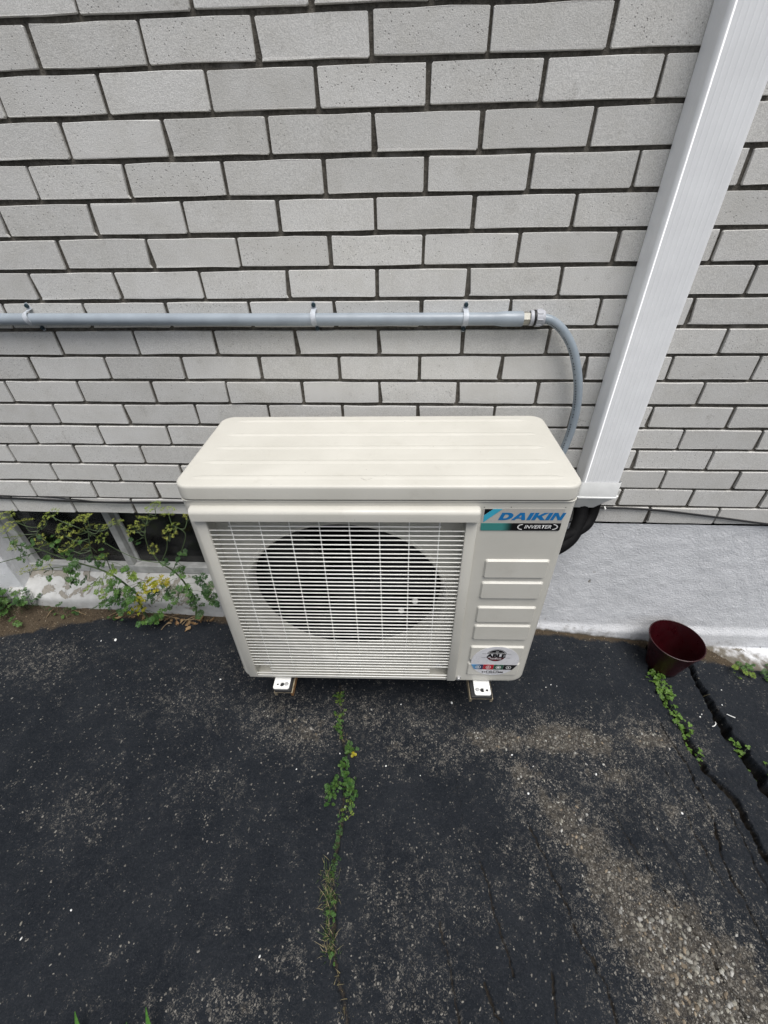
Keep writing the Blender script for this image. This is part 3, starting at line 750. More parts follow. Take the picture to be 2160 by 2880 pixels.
MB().tube([(x, y, uz(-.0415)) for x, y in lpts], .0016, 8).build('seam_lip', M['ivory'], unit, smooth=True)
# raised beads pressed into the lid
def bead(x0, x1, y, w, h):
    V = []; P_ = [(-w, -.0004), (-w * .55, h * .55), (-w * .2, h), (w * .2, h), (w * .55, h * .55), (w, -.0004)]
    st_ = [(x0, .02), (x0 + .012, .6), (x0 + .022, 1), (x1 - .022, 1), (x1 - .012, .6), (x1, .02)]
    for x, k in st_:
        for a, b in P_: V.append((x, y + a * (.4 + .6 * k), uz(0) + (b * k if b > 0 else b)))
    F = [[i * 6 + j, (i + 1) * 6 + j, (i + 1) * 6 + j + 1, i * 6 + j + 1] for i in range(5) for j in range(5)]
    return mesh('lid_bead', V, F, M['ivory'], True)
for y, x0, x1 in ((.030, .03, .84), (.097, .032, .838), (.166, .036, .834), (.236, .040, .830), (.318, .046, .824)):
    obj('lid_bead', bead(ux(x0), ux(x1), y, .010, .0022), unit)
# faint arrow mark pressed into the lid
ar = MB(); ar.tube([(ux(.385), .035, uz(.0004)), (ux(.415), .018, uz(.0004)), (ux(.445), .035, uz(.0004))], .0014, 6)
ar.build('arrow_mark', M['ivory'], unit, smooth=True)
# --- pressed panels
for z0, z1 in ((-.273, -.211), (-.348, -.286), (-.442, -.378), (-.517, -.453), (-.614, -.547), (-.688, -.627)):
    pv = []; O_ = rrect(ux(.691), ux(.846), uz(z0), uz(z1), .006, 3); I_ = rrect(ux(.691) + .0045, ux(.846) - .0045, uz(z0) + .0045, uz(z1) - .0045, .004, 3)
    k_ = len(O_); pv = [(x, .0004, z) for x, z in O_] + [(x, -.0052, z) for x, z in I_]
    obj('pressed_panel', mesh('pressed_panel', pv, [[i, (i + 1) % k_, k_ + (i + 1) % k_, k_ + i] for i in range(k_)] + [[k_ + i for i in range(k_)]], M['ivory']), unit)
# --- right-hand service cover and small screws
MB().box(ux(.8695), ux(.885), .07, .30, uz(-.705), uz(-.376), .006).build('service_cover', M['ivory'], unit, smooth=True)
for x, z in ((.6715, -.7095), (.02 + .0, -.7)):
    MB().lathe([(.0005, -.006), (.004, -.0055), (.005, -.003), (.005, 0), (.0075, 0), (.0075, .002)], 10, 'y').build('casing_screw', M['steel'], unit, loc=(ux(x), -.0018, uz(z)), smooth=True) if x > .1 else None
for x in (.671, .729, .846):
    MB().disc(.0011, 8, 'y').build('rivet_dot', M['black'], unit, loc=(ux(x), -.0006, uz(-.0575)))
# --- maker's badge
bd = bpy.data.objects.new('badge', None); link(bd, unit); bd.location = (ux(.6685), -.0004, uz(-.1225))
BWd, BHt = .178, .0615
MB().prism(rrect(0, BWd, 0, BHt, .003, 3), -.0008, .0).build('badge_plate', M['badge'], bd)
MB().prism([(.003, .0005), (BWd - .003, .0005), (BWd - .0005, .003), (BWd - .0005, .0215), (.0005, .0215), (.0005, .003)], -.0012, -.0007).build('badge_band', M['teal'], bd)
MB().prism([(.004, BHt - .001), (.022, BHt - .001), (.004, .044)], -.0012, -.0007).build('badge_corner', M['black'], bd)
MB().prism([(.0225, BHt - .001), (.042, BHt - .001), (.006, .0255), (.0045, .0255), (.004, .043)], -.0014, -.0007).build('badge_slash', M['cyan'], bd)
def sh(pts, x0, w, k=.26, h=.0205, sl=.32): return [(x0 + px * w + pz * h * sl, pz * h) for px, pz in pts]
def arc(cx_, cz_, rx, rz, a0, a1, n=8): return [(cx_ + rx * math.cos(a0 + (a1 - a0) * i / n), cz_ + rz * math.sin(a0 + (a1 - a0) * i / n)) for i in range(n + 1)]
wD = .0285
gD = (sh([(0, 0), (.45, 0)] + arc(.5, .5, .5, .5, -PI / 2, PI / 2) + [(0, 1)], 0, wD), [sh([(.30, .24), (.45, .24)] + arc(.45, .5, .2, .26, -PI / 2, PI / 2, 6) + [(.30, .76)], 0, wD)])
gA = (sh([(0, 0), (.26, 0), (.35, .2), (.66, .2), (.74, 0), (1.0, 0), (.68, 1), (.36, 1)], .0285, .031, sl=.30), [sh([(.42, .38), (.61, .38), (.53, .74)], .0285, .031, sl=.30)])
gI = (sh([(0, 0), (1, 0), (1, 1), (0, 1)], .0615, .0088), [])
gK = (sh([(0, 0), (.3, 0), (.3, .36), (.37, .36), (.68, 0), (1.05, 0), (.62, .52), (1.02, 1), (.66, 1), (.37, .64), (.3, .64), (.3, 1), (0, 1)], .0725, .029), [])
gI2 = (sh([(0, 0), (1, 0), (1, 1), (0, 1)], .1025, .0088), [])
gN = (sh([(0, 0), (.28, 0), (.28, .62), (.68, 0), (1, 0), (1, 1), (.72, 1), (.72, .38), (.32, 1), (0, 1)], .1135, .0255), [])
poly_letters('badge_name', [gD, gA, gI, gK, gI2, gN], M['blue'], bd, (.0365, -.0013, .0305))
inv = text_mesh('badge_word', 'INVERTER', .0138, M['white'], .98, .22, .00022); obj('badge_word', inv, bd, loc=(.1270, -.0016, .0113))
def cres(name, cx_, fl):
    o_ = arc(0, 0, .0120, .0080, -1.45, 1.45, 12); i_ = arc(-.0022, 0, .0118, .0068, -1.35, 1.35, 12)[::-1]
    return MB().prism([(fl * x - fl * .004, z) for x, z in o_ + i_], -.0004, 0).build(name, M['white'], bd, loc=(cx_, -.0013, .0112))
cres('badge_swoosh', .1640, 1); cres('badge_swoosh', .0900, -1)
# --- installer's round sticker
sk = bpy.data.objects.new('round_sticker', None); link(sk, unit); sk.location = (ux(.769), -.0056, uz(-.6145)); sk.rotation_euler = (0, .012, 0)
R_ = .0695
MB().lathe([(.0002, -.0006), (R_, -.0006), (R_, 0)], 64, 'y').build('sticker_disc', M['sticker'], sk)
def chord(z): return math.sqrt(max(0, R_ ** 2 - z * z))
zb0, zb1 = -.0405, -.0165
def seg(name, xa, xb, mat):
    lo0, lo1 = max(xa, -chord(zb0)), min(xb, chord(zb0)); hi0, hi1 = max(xa, -chord(zb1)), min(xb, chord(zb1))
    MB().prism([(lo0, zb0), (lo1, zb0), (hi1, zb1), (hi0, zb1)], -.0010, -.0006).build(name, mat, sk)
seg('blue_square', -.08, -.0315, M['bluep']); seg('red_square', -.0310, -.0005, M['redp']); seg('green_square', 0, .0285, M['greenp']); seg('black_square', .029, .08, M['black'])
for x in (-.0455, -.0155, .0142, .0440):
    MB().lathe([(.0062, -.0014), (.0078, -.0014)], 20, 'y').build('icon_ring', M['white'], sk, loc=(x, 0, -.0285))
MB().disc(.003, 10).build('icon_mark', M['white'], sk, loc=(-.0455, -.0014, -.0285)); MB().prism([(-.004, -.003), (0, .004), (.004, -.003), (0, -.0005)], -.0003, 0).build('icon_mark', M['white'], sk, loc=(-.0155, -.0012, -.0285))
MB().disc(.0042, 10).build('icon_mark', M['white'], sk, loc=(.0142, -.0014, -.0285)); MB().prism([(-.003, -.003), (.003, -.003), (0, .004)], -.0003, 0).build('icon_mark', M['white'], sk, loc=(.0440, -.0012, -.0285))
cap_ = arc(0, 0, .0275, .0275, .36, PI - .36, 24); zc_ = .027
MB().prism(cap_, -.0010, -.0006).build('emblem_top', M['black'], sk, loc=(0, 0, zc_))
cap2 = arc(0, 0, .0275, .0275, PI + .42, 2 * PI - .42, 24)
MB().prism(cap2, -.0010, -.0006).build('emblem_base', M['maroonp'], sk, loc=(0, 0, zc_ + .002))
rim = arc(0, 0, .0305, .0305, .33, PI - .33, 24) + arc(0, 0, .0292, .0292, PI - .33, .33, 24)
MB().prism(rim, -.0009, -.0006).build('emblem_rim', M['black'], sk, loc=(0, 0, zc_))
obj('emblem_name', text_mesh('emblem_name', 'ABLE', .0215, M['black'], 1.12, 0, .0012), sk, loc=(0, -.0012, zc_ - .0002))
obj('emblem_word', text_mesh('emblem_word', 'CONDITIONING', .0060, M['white'], 1.05, 0, .0001), sk, loc=(0, -.0014, zc_ + .0135))
obj('emblem_word', text_mesh('emblem_word', 'AIR', .0060, M['white'], 1.0, 0, .0001), sk, loc=(0, -.0014, zc_ + .0200))
obj('emblem_word', text_mesh('emblem_word', 'HEATING', .0070, M['white'], 1.1, 0, .0002), sk, loc=(0, -.0014, zc_ - .0135))
MB().prism([(-.003, -.002), (0, .003), (.003, -.002), (.0018, -.002), (0, .001), (-.0018, -.002)], -.0013, -.0009).build('emblem_flame', M['redp'], sk, loc=(0, 0, zc_ - .0215))
for sgn in (-1, 1):
    for z in (.0095, -.0095): MB().prism([(sgn * .030, z - .0004), (sgn * .042, z - .0002), (sgn * .042, z + .0002), (sgn * .030, z + .0004)], -.0009, -.0006).build('emblem_line', M['black'], sk, loc=(0, 0, zc_))
obj('phone_number', text_mesh('phone_number', '519-954-7300', .0105, M['black'], 1.08, 0, .00045), sk, loc=(0, -.0009, -.0545))
MB().prism([(-.018, -.0003), (.018, -.0003), (.018, .0003), (-.018, .0003)], -.0009, -.0006).build('sticker_line', M['black'], sk, loc=(0, 0, -.0625))
dl = MB()
for i in range(11):
    if i not in (2, 5): dl.prism([(-.018 + i * .0033, -.0009), (-.0157 + i * .0033, -.0009), (-.0157 + i * .0033, .0007), (-.018 + i * .0033, .0007)], -.0009, -.0006)
dl.build('sticker_line', M['black'], sk, loc=(0, 0, -.0465))
# --- feet
def foot(x0, x1, holes, yf):
    f_ = bpy.data.objects.new('mounting_foot', None); link(f_, unit); f_.location = (ux((x0 + x1) / 2), 0, -.010)
    w = (x1 - x0) / 2
    bm = bmesh.new()
    P_ = rrect(-w, w, yf, .30, .006, 3)
    es = []
    def lp(pts):
        vs = [bm.verts.new((x, y, 0)) for x, y in pts]
        return [bm.edges.new((vs[i], vs[(i + 1) % len(vs)])) for i in range(len(vs))]
    es += lp(P_)
    for hx, hy, hr in holes: es += lp([(hx + hr * math.cos(t * PI / 8), hy + hr * math.sin(t * PI / 8)) for t in range(16)])
    bmesh.ops.triangle_fill(bm, use_beauty=True, use_dissolve=False, edges=es, normal=(0, 0, 1))
    ge = bmesh.ops.extrude_face_region(bm, geom=bm.faces[:]); bmesh.ops.translate(bm, vec=(0, 0, -.004), verts=[v for v in ge['geom'] if isinstance(v, bmesh.types.BMVert)])
    bmesh.ops.recalc_face_normals(bm, faces=bm.faces[:])
    me = bpy.data.meshes.new('foot_plate'); bm.to_mesh(me); bm.free(); me.materials.append(M['foot'])
    obj('foot_plate', me, f_); return f_
fl_ = foot(.096, .146, [(-.0125, -.018, .0036), (.0012, -.018, .0070)], -.033)
fr_ = foot(.719, .768, [(.0138, -.027, .0042), (-.0005, -.027, .0070)], -.043)
for f_, x, dy_ in ((fl_, .0150, .010), (fr_, -.0150, .001)):
    MB().lathe([(.0005, .006), (.006, .0058), (.0065, .003), (.0065, .001), (.009, .0008), (.009, 0)], 10, 'z').build('bolt', M['steel'], f_, loc=(x, -.027 + dy_, .0002), scale=(.75, .75, .75))
    MB().lathe([(.0092, .0006), (.0104, .0014), (.0116, .0006)], 20, 'z').build('pressed_ring', M['foot'], f_, loc=(-x * .85, -.028 + dy_, 0), scale=(.8, .8, .8))
    MB().tube([(-.022, -.0085, .0), (-.010, -.0095, .001), (0, -.0065, .0022), (.010, -.0095, .001), (.022, -.0085, .0)], .0022, 6).build('pressed_wave', M['foot'], f_, smooth=True)
# --- wall bracket carrying the unit: open channels with rubber pads
br = thing('wall_bracket', 'tan steel wall bracket with rusty channel arms under the ivory unit', 'bracket', UO, UYAW)
for x0, x1, s, yf in ((.097, .152, 1, -.036), (.704, .771, -1, -.046)):
    a0, a1 = ux(x0) + .001, ux(x1) + .004
    MB().box(a0 + .003, a1 - .003, yf - .0002, .30, -.0255, -.0152, .0015).build('rubber_pad', M['rubber'], br)
    MB().box(a0, a1, yf, .43, -.0290, -.0258, .0005).build('arm_top', M['bracket'], br)
    for xx in (a0 + .0, a1 - .007):
        V = [(xx, yf, -.0290), (xx + .007, yf, -.0290), (xx + .007, yf + .004, -.050), (xx, yf + .004, -.050), (xx, .43, -.0290), (xx + .007, .43, -.0290), (xx + .007, .43, -.060), (xx, .43, -.060)]
        MB().add(V, [[0, 1, 2, 3], [4, 5, 6, 7], [0, 1, 5, 4], [1, 2, 6, 5], [2, 3, 7, 6], [3, 0, 4, 7]]).build('arm_flange', M['rust'] if (s > 0 and xx > a0 + .01) else M['bracket'], br)
    MB().box(a0, a1, .405, .4298, -.0285, .42, .001).build('upright', M['bracket'], br)
    for i in range(9): MB().box(a0 + .004 + 0, a1 - .004, yf - .0014, yf - .0001, -.0245 + i * .001, -.0241 + i * .001).build('pad_rib', M['rubber'], br) if i in (1, 4, 7) else None

# ------------------------------------------------------------------ white line cover (rain-pipe section) on the wall
SX0, SX1, SD = .612, .724, -.064
lc = thing('line_cover', 'tall white corrugated metal downspout section covering pipes on the wall', 'pipe cover', (.668, 0, .70))
def spout_profile():
    P_ = []
    def run(a, b, n, ribs, amp):
        for i in range(n):
            t = i / n; x = a[0] + (b[0] - a[0]) * t; y = a[1] + (b[1] - a[1]) * t
            dx, dy = b[0] - a[0], b[1] - a[1]; l = math.hypot(dx, dy); nx, ny = dy / l, -dx / l
            k = amp * max(0.0, math.cos(t * ribs * 2 * PI)) ** 6 if .06 < t < .94 else 0
            P_.append((x - nx * k, y - ny * k))
    def cor(cx_, cy_, r, a):
        for i in range(6): w = a + (PI / 2) * i / 5; P_.append((cx_ + r * math.cos(w), cy_ + r * math.sin(w)))
    r = .010; x0, x1 = -.056, .056; y0, y1 = SD, -.002
    run((x0, y1), (x0, y0 + r), 40, 5, -.0006)
    cor(x0 + r, y0 + r, r, PI)
    run((x0 + r, y0), (x1 - r, y0), 80, 8, -.0006)
    cor(x1 - r, y0 + r, r, 1.5 * PI)
    run((x1, y0 + r), (x1, y1), 40, 5, -.0006); P_.append((x1, y1))
    return P_
sp_ = spout_profile(); n = len(sp_)
V = []; lvls = [.055, .3, .6, .9, 1.2, 1.9]
for z in lvls: V += [(x, y, z) for x, y in sp_]
F = [[i * n + k, i * n + (k + 1) % n, (i + 1) * n + (k + 1) % n, (i + 1) * n + k] for i in range(len(lvls) - 1) for k in range(n)]
sp_o = obj('pipe_body', mesh('pipe_body', V, F, M['spout'], True), lc)
# collar and tapered hood at the foot
def ringbox(x0, x1, y0, y1, r): return rrect(x0, x1, y0, y1, r, 4)
V = []; F = []; rr_ = []
for x0, x1, y0, y1, z in ((-.0595, .0595, SD - .0045, -.001, .062), (-.0600, .0600, SD - .005, -.001, .0605), (-.0600, .0600, SD - .005, -.001, .010), (-.0612, .0612, SD - .0065, -.001, .0085), (-.0612, .0612, SD - .0065, -.001, .0045), (-.0560, .0560, SD - .003, -.001, .0025), (-.054, .016, -.046, -.001, -.047)):
    rr_.append(len(V)); V += [(x, y, z) for x, y in ringbox(x0, x1, y0, y1, .007)]
m_ = len(ringbox(0, 1, 0, 1, .007))
for a_, b_ in zip(rr_, rr_[1:]): F += [[a_ + k, a_ + (k + 1) % m_, b_ + (k + 1) % m_, b_ + k] for k in range(m_)]
co_ = obj('collar', mesh('collar', V, F, M['spoutcap'], True), lc); autosmooth(co_, 35)
for sgn in (-1, 1): MB().lathe([(.0005, .003), (.003, .0026), (.0042, 0)], 10, 'z').build('collar_clip', M['spoutcap'], lc, loc=(sgn * .0612, SD + .0, .0095))

# ------------------------------------------------------------------ black insulated lines from the cover to the unit
il = thing('insulated_lines', 'black foam wrapped refrigerant lines bending from the white cover to the unit', 'pipes', (.66, -.03, .70))
o0 = Vector((.66, -.03, .70))
def rel(l): return [Vector(p) - o0 for p in l]
MB().tube(rel(spline([(.688, -.022, .70), (.690, -.026, .655), (.684, -.040, .618), (.662, -.064, .592), (.61, -.09, .576), (.54, -.112, .566), (.46, -.125, .56), (.42, -.127, .56)])), .0185, 12).build('line', M['insul'], il, smooth=True)
MB().tube(rel(spline([(.650, -.024, .70), (.650, -.030, .650), (.642, -.060, .602), (.612, -.098, .562), (.55, -.13, .540), (.46, -.15, .53), (.42, -.152, .525)])), .0215, 12).build('line', M['insul'], il, smooth=True)
MB().tube(rel(spline([(.626, -.020, .70), (.618, -.024, .65), (.590, -.05, .61), (.54, -.09, .58), (.45, -.11, .57)])), .010, 10).build('control_wire', M['cable'], il, smooth=True)

# ------------------------------------------------------------------ electrical conduit
PY = -.0185; PZ = 1.2145
cd = thing('conduit', 'grey plastic electrical conduit running level across the brick wall', 'conduit', (-.5, PY, PZ))
MB().tube([(-2.6, 0, .012), (-1.5, 0, .009), (-.5, 0, .0045), (.2, 0, 0), (.80, 0, -.0015)], .0150, 20).build('pipe', M['pvc'], cd, smooth=True)
MB().lathe([(.0150, .792), (.0158, .80), (.0178, .815), (.0180, .862), (.0172, .8645), (.0145, .8645)], 24, 'x', (0, 0, -.0017)).build('bell_end', M['pvc'], cd, smooth=True)
fx = thing('flexible_conduit', 'grey flexible conduit curving down from the level pipe behind the unit', 'conduit', (.362, PY, PZ))
hexp = MB().lathe([(.0145, 0), (.0150, .001), (.0150, .018), (.0145, .019)], 6, 'x'); hexp.build('hex_nut', M['brass'], fx)
MB().lathe([(.0150, .019), (.0178, .0195), (.0182, .021), (.0182, .0265), (.0178, .0275), (.0150, .028)], 24, 'x').build('gasket_ring', M['fitting'], fx, smooth=True)
MB().lathe([(.0178, .0285), (.0190, .029), (.0190, .0325), (.0178, .033)], 24, 'x').build('seal', M['rubber'], fx, smooth=True)
MB().lathe([(.0165, .0335), (.0190, .034), (.0190, .049), (.0182, .052), (.0165, .055), (.0120, .0555)], 24, 'x').build('gland_nut', M['fitting'], fx, smooth=True)
gn = MB()
for k in range(8):
    w = 2 * PI * k / 8; c, s = math.cos(w), math.sin(w)
    gn.tube([(.035, .0188 * c, .0188 * s), (.048, .0188 * c, .0188 * s)], .0022, 6)
gn.build('grip_ribs', M['fitting'], fx, smooth=True)
fpts = [(.412, -.0185, 1.2135), (.438, -.020, 1.2075), (.470, -.024, 1.184), (.500, -.029, 1.144), (.524, -.033, 1.09), (.541, -.035, 1.03), (.549, -.035, .97), (.549, -.035, .91), (.543, -.036, .86), (.530, -.042, .81), (.505, -.055, .765), (.47, -.075, .735), (.43, -.09, .725)]
fo_ = Vector((.362, PY, PZ)); fp = [p - fo_ for p in spline(fpts, 8)]
MB().tube(fp, .0115, 14).build('hose', M['flex'], fx, smooth=True)
pm = MB(); rr2 = random.Random(4)
for i in range(3, 66):
    if rr2.random() < .22: continue
    p, q = fp[i], fp[i + 1]; t = (q - p).normalized(); nrm = Vector((t.z, -0.95, -t.x)).normalized()
    side = Vector((-abs(t.z) * .62, -.62, -abs(t.x) * .5)).normalized(); side = (side - t * side.dot(t)).normalized()
    c0 = p + side * .01152; b_ = t.cross(side).normalized() * .0014; e_ = t * (q - p).length * .36
    off_ = side * .0004
    pm.add([c0 - b_ + off_, c0 + b_ + off_, c0 + b_ + e_ + off_, c0 - b_ + e_ + off_], [[0, 1, 2, 3]])
pm.build('printed_marks', M['black'], fx, fix=False)
for x, lab, tilt in ((-.920, 'pale two-hole strap tilted on the conduit nearest the left edge', -.45), (-.162, 'pale two-hole strap on the conduit above the middle of the unit', -.12), (.222, 'pale two-hole strap nearest the belled end of the grey conduit', .06)):
    zc = PZ + float(np.interp(x + .5, [-2.1, -1, 0, .7, 1.3], [.012, .009, .0045, 0, -.0015]))
    stp = thing('conduit_strap', lab, 'strap', (x, 0, zc), 0, 'straps holding the grey conduit'); stp.rotation_euler = (0, tilt * .6, 0)
    w = .0065; pr = [(0.0006, .0345), (-.0012, .0345), (-.0025, .0190)] + [(PY - .0172 * math.sin(PI * k / 12 - 0) * 1.0, .0172 * math.cos(PI * k / 12)) for k in range(13)] + [(-.0025, -.0190), (-.0012, -.0345)]
    V = []; F = []
    P_ = [(-.0022, .036), (-.0024, .0205)] + [(PY - .0174 * math.sin(PI * k / 12), .0174 * math.cos(PI * k / 12)) for k in range(13)] + [(-.0024, -.0205), (-.0022, -.036)]
    Q_ = [(-.0004, .036), (-.0004, .0185)] + [(PY - .0156 * math.sin(PI * k / 12), .0156 * math.cos(PI * k / 12)) for k in range(13)] + [(-.0004, -.0185), (-.0004, -.036)]
    n = len(P_)
    for k in range(n):
        ww = w * (.55 if k in (0, n - 1) else 1.0)
        V += [(-ww, P_[k][0], P_[k][1]), (ww, P_[k][0], P_[k][1]), (ww, Q_[k][0], Q_[k][1]), (-ww, Q_[k][0], Q_[k][1])]
    for k in range(n - 1):
        for j in range(4): F.append([k * 4 + j, k * 4 + (j + 1) % 4, (k + 1) * 4 + (j + 1) % 4, (k + 1) * 4 + j])
    F += [[0, 1, 2, 3], [(n - 1) * 4 + j for j in range(4)]]
    MB().add(V, F).build('strap_band', M['strap'], stp, smooth=True)
    for z in (.0285, -.0285):
        MB().lathe([(.0005, -.0072), (.0045, -.0068), (.0056, -.0045), (.0058, -.0025)], 12, 'y').build('screw', M['screw'], stp, loc=(0, 0, z), smooth=True)

# ------------------------------------------------------------------ thin black cables along the bottom course
cb = MB().tube(spline([(-2.3, -.006, .640), (-1.363, -.006, .624), (-1.168, -.007, .6175), (-.974, -.007, .6135), (-.714, -.006, .6170), (-.3, -.007, .615), (.2, -.008, .62), (.60, -.012, .625), (.725, -.008, .6255), (.886, -.007, .6200), (1.077, -.007, .597), (1.283, -.007, .568), (1.6, -.008, .53), (2.3, -.01, .50)], 8), .0036, 8).build('cable', M['cable'], smooth=True)
tag(cb, 'thin black cable running along the lowest brick course behind the unit', 'cable')
cb2 = MB().tube(spline([(-2.3, -.005, .650), (-1.30, -.005, .6325), (-1.1, -.006, .6235), (-.974, -.013, .6165), (-.80, -.012, .6160), (-.55, -.010, .6215)], 8), .0022, 6).build('cable', M['cable'], smooth=True)
tag(cb2, 'thinner black wire lying over the black cable left of the unit', 'cable')
tie = thing('cable_tie', 'small white nylon tie round the black cable beside the cover', 'cable tie', (.735, -.008, .6255))
MB().lathe([(.0040, -.0018), (.0052, -.0018), (.0052, .0018), (.0040, .0018), (.0040, -.0018)], 14, 'x').build('tie_band', M['tie'], tie)
MB().box(-.0025, .0025, -.0095, -.004, -.003, .003, .0006).build('tie_head', M['tie'], tie)

# ------------------------------------------------------------------ maroon pot
PX, PYY = 1.117, -.119
pot = thing('plant_pot', 'empty dark maroon plastic plant pot standing against the foundation', 'plant pot', (PX, PYY, gz(1.11, -.16) + .001))
ph = .163; r0, r1 = .058, .0945
prof = [(.001, 0), (r0 - .004, 0), (r0, .004)] + [(r0 + (r1 - r0) * (t ** 1.15), .004 + (ph - .004) * t) for t in (.15, .3, .45, .6, .75, .9, .97)] + [(r1 + .0006, ph - .002), (r1 + .0002, ph), (r1 - .0022, ph), (r1 - .0028, ph - .003)] + [(r0 + (r1 - r0) * (t ** 1.15) - .003, .004 + (ph - .004) * t) for t in (.9, .6, .3, .1)] + [(r0 - .006, .008), (.001, .008)]
MB().lathe(prof, 56, 'z').build('pot_body', M['pot'], pot, smooth=True)
MB().tube([Vector(((r1 - .0004) * math.cos(2 * PI * k / 56), (r1 - .0004) * math.sin(2 * PI * k / 56), ph - .0012)) for k in range(57)], .0019, 8, False).build('rim', M['pot'], pot, smooth=True)

# ------------------------------------------------------------------ loose aggregate in the worn patches
def stones():
    r = np.random.RandomState(12); pts = []
    bm = bmesh.new(); bmesh.ops.create_icosphere(bm, subdivisions=1, radius=1); bv = np.array([v.co[:] for v in bm.verts]); bf = np.array([[v.index for v in f.verts] for f in bm.faces]); bm.free()
    Nc = 210000
    x = r.uniform(-1.9, 1.7, Nc); y = r.uniform(-1.45, -.03, Nc)
    w = wear_at(x, y) + .22 * (fbm(x, y, 18, 33) - .5)
    keep = r.rand(Nc) < np.clip((w - .34), 0, 1) ** 1.4 * 1.15 + .0008
    _, ck = ground_z(x, y, True)
    keep &= ck < .1
    x, y, w = x[keep], y[keep], w[keep]; n = len(x); z = ground_z(x, y)
    big = np.clip(w, .3, 1.1)
    sz = (.0010 + .0044 * r.rand(n) ** 2.8) * (.50 + .75 * big)
    ang = r.rand(n) * 6.283
    V = np.zeros((n, len(bv), 3)); jit = 1 + .38 * (r.rand(n, len(bv)) - .5)
    b = bv[None] * jit[..., None]
    ax = sz[:, None] * (1.0 + .6 * r.rand(n, 1)); ay = sz[:, None] * (.7 + .3 * r.rand(n, 1)); az = sz[:, None] * .55
    lx, ly, lz = b[..., 0] * ax, b[..., 1] * ay, b[..., 2] * az
    c, s = np.cos(ang)[:, None], np.sin(ang)[:, None]
    V[..., 0] = x[:, None] + lx * c - ly * s; V[..., 1] = y[:, None] + lx * s + ly * c; V[..., 2] = z[:, None] + lz + (sz * .05)[:, None]
    F = (bf[None] + (np.arange(n) * len(bv))[:, None, None]).reshape(-1, 3)
    me = bpy.data.meshes.new('aggregate'); vv = V.reshape(-1, 3).astype(np.float32)
    me.vertices.add(len(vv)); me.vertices.foreach_set('co', vv.ravel()); me.loops.add(F.size); me.loops.foreach_set('vertex_index', F.astype(np.int32).ravel())
    me.polygons.add(len(F)); me.polygons.foreach_set('loop_start', np.arange(0, F.size, 3, dtype=np.int32)); me.update(calc_edges=True)
    pal = np.array([(.30, .285, .24), (.22, .205, .175), (.36, .35, .31), (.15, .14, .125), (.27, .22, .16), (.42, .41, .38), (.18, .165, .14), (.10, .095, .085)])
    colr = pal[r.randint(0, len(pal), n)] * (.45 + .50 * r.rand(n, 1))
    cc = np.ones((n, len(bv), 4)); cc[..., :3] = colr[:, None]
    at = me.attributes.new('tint', 'FLOAT_COLOR', 'POINT'); at.data.foreach_set('color', cc.astype(np.float32).ravel())
    me.materials.append(M['stone'])
    return me, n
def crumbs():
    r = np.random.RandomState(5); n0 = 60000
    x = r.uniform(-1.9, 1.65, n0); y = r.uniform(-.26, -.004, n0); d = dirt_at(x, y)
    k = (d > .45) & (r.rand(n0) < np.where(x < -.5, .55, .35) * d); x, y = x[k], y[k]; z = ground_z(x, y); n = len(x)
    T = np.array([(1, 0, -.4), (-.5, .87, -.4), (-.5, -.87, -.4), (0, 0, 1)]); Ft = np.array([(0, 1, 3), (1, 2, 3), (2, 0, 3), (0, 2, 1)])
    sz = .0010 + .0042 * r.rand(n) ** 3.5; a_ = r.rand(n) * 6.283; b = T[None] * (1 + .7 * (r.rand(n, 4, 3) - .5)) * sz[:, None, None]
    V = np.stack([x[:, None] + b[..., 0] * np.cos(a_)[:, None] - b[..., 1] * np.sin(a_)[:, None], y[:, None] + b[..., 0] * np.sin(a_)[:, None] + b[..., 1] * np.cos(a_)[:, None], z[:, None] + b[..., 2] * .8], -1)
    F = (Ft[None] + (np.arange(n) * 4)[:, None, None]).reshape(-1, 3); me = bpy.data.meshes.new('soil_crumbs'); vv = V.reshape(-1, 3).astype(np.float32)
    me.vertices.add(len(vv)); me.vertices.foreach_set('co', vv.ravel()); me.loops.add(F.size); me.loops.foreach_set('vertex_index', F.astype(np.int32).ravel())
    me.polygons.add(len(F)); me.polygons.foreach_set('loop_start', np.arange(0, F.size, 3, dtype=np.int32)); me.update(calc_edges=True)
    pal = np.array([(.05, .036, .022), (.09, .066, .042), (.14, .105, .07), (.03, .022, .014), (.20, .165, .12), (.11, .08, .05)])
    cc = np.ones((n, 4, 4)); cc[..., :3] = (pal[r.randint(0, 6, n)] * (.7 + .5 * r.rand(n, 1)))[:, None]
    at = me.attributes.new('tint', 'FLOAT_COLOR', 'POINT'); at.data.foreach_set('color', cc.astype(np.float32).ravel()); me.materials.append(M['stone']); return me
cr_ = obj('soil_crumbs', crumbs()); tag(cr_, 'crumbly brown soil and grit along the foot of the wall', 'soil', kind='stuff')
sm_, ns_ = stones()
ag = obj('aggregate_stones', sm_); tag(ag, 'pale aggregate stones showing through the worn driveway', 'gravel', kind='stuff')

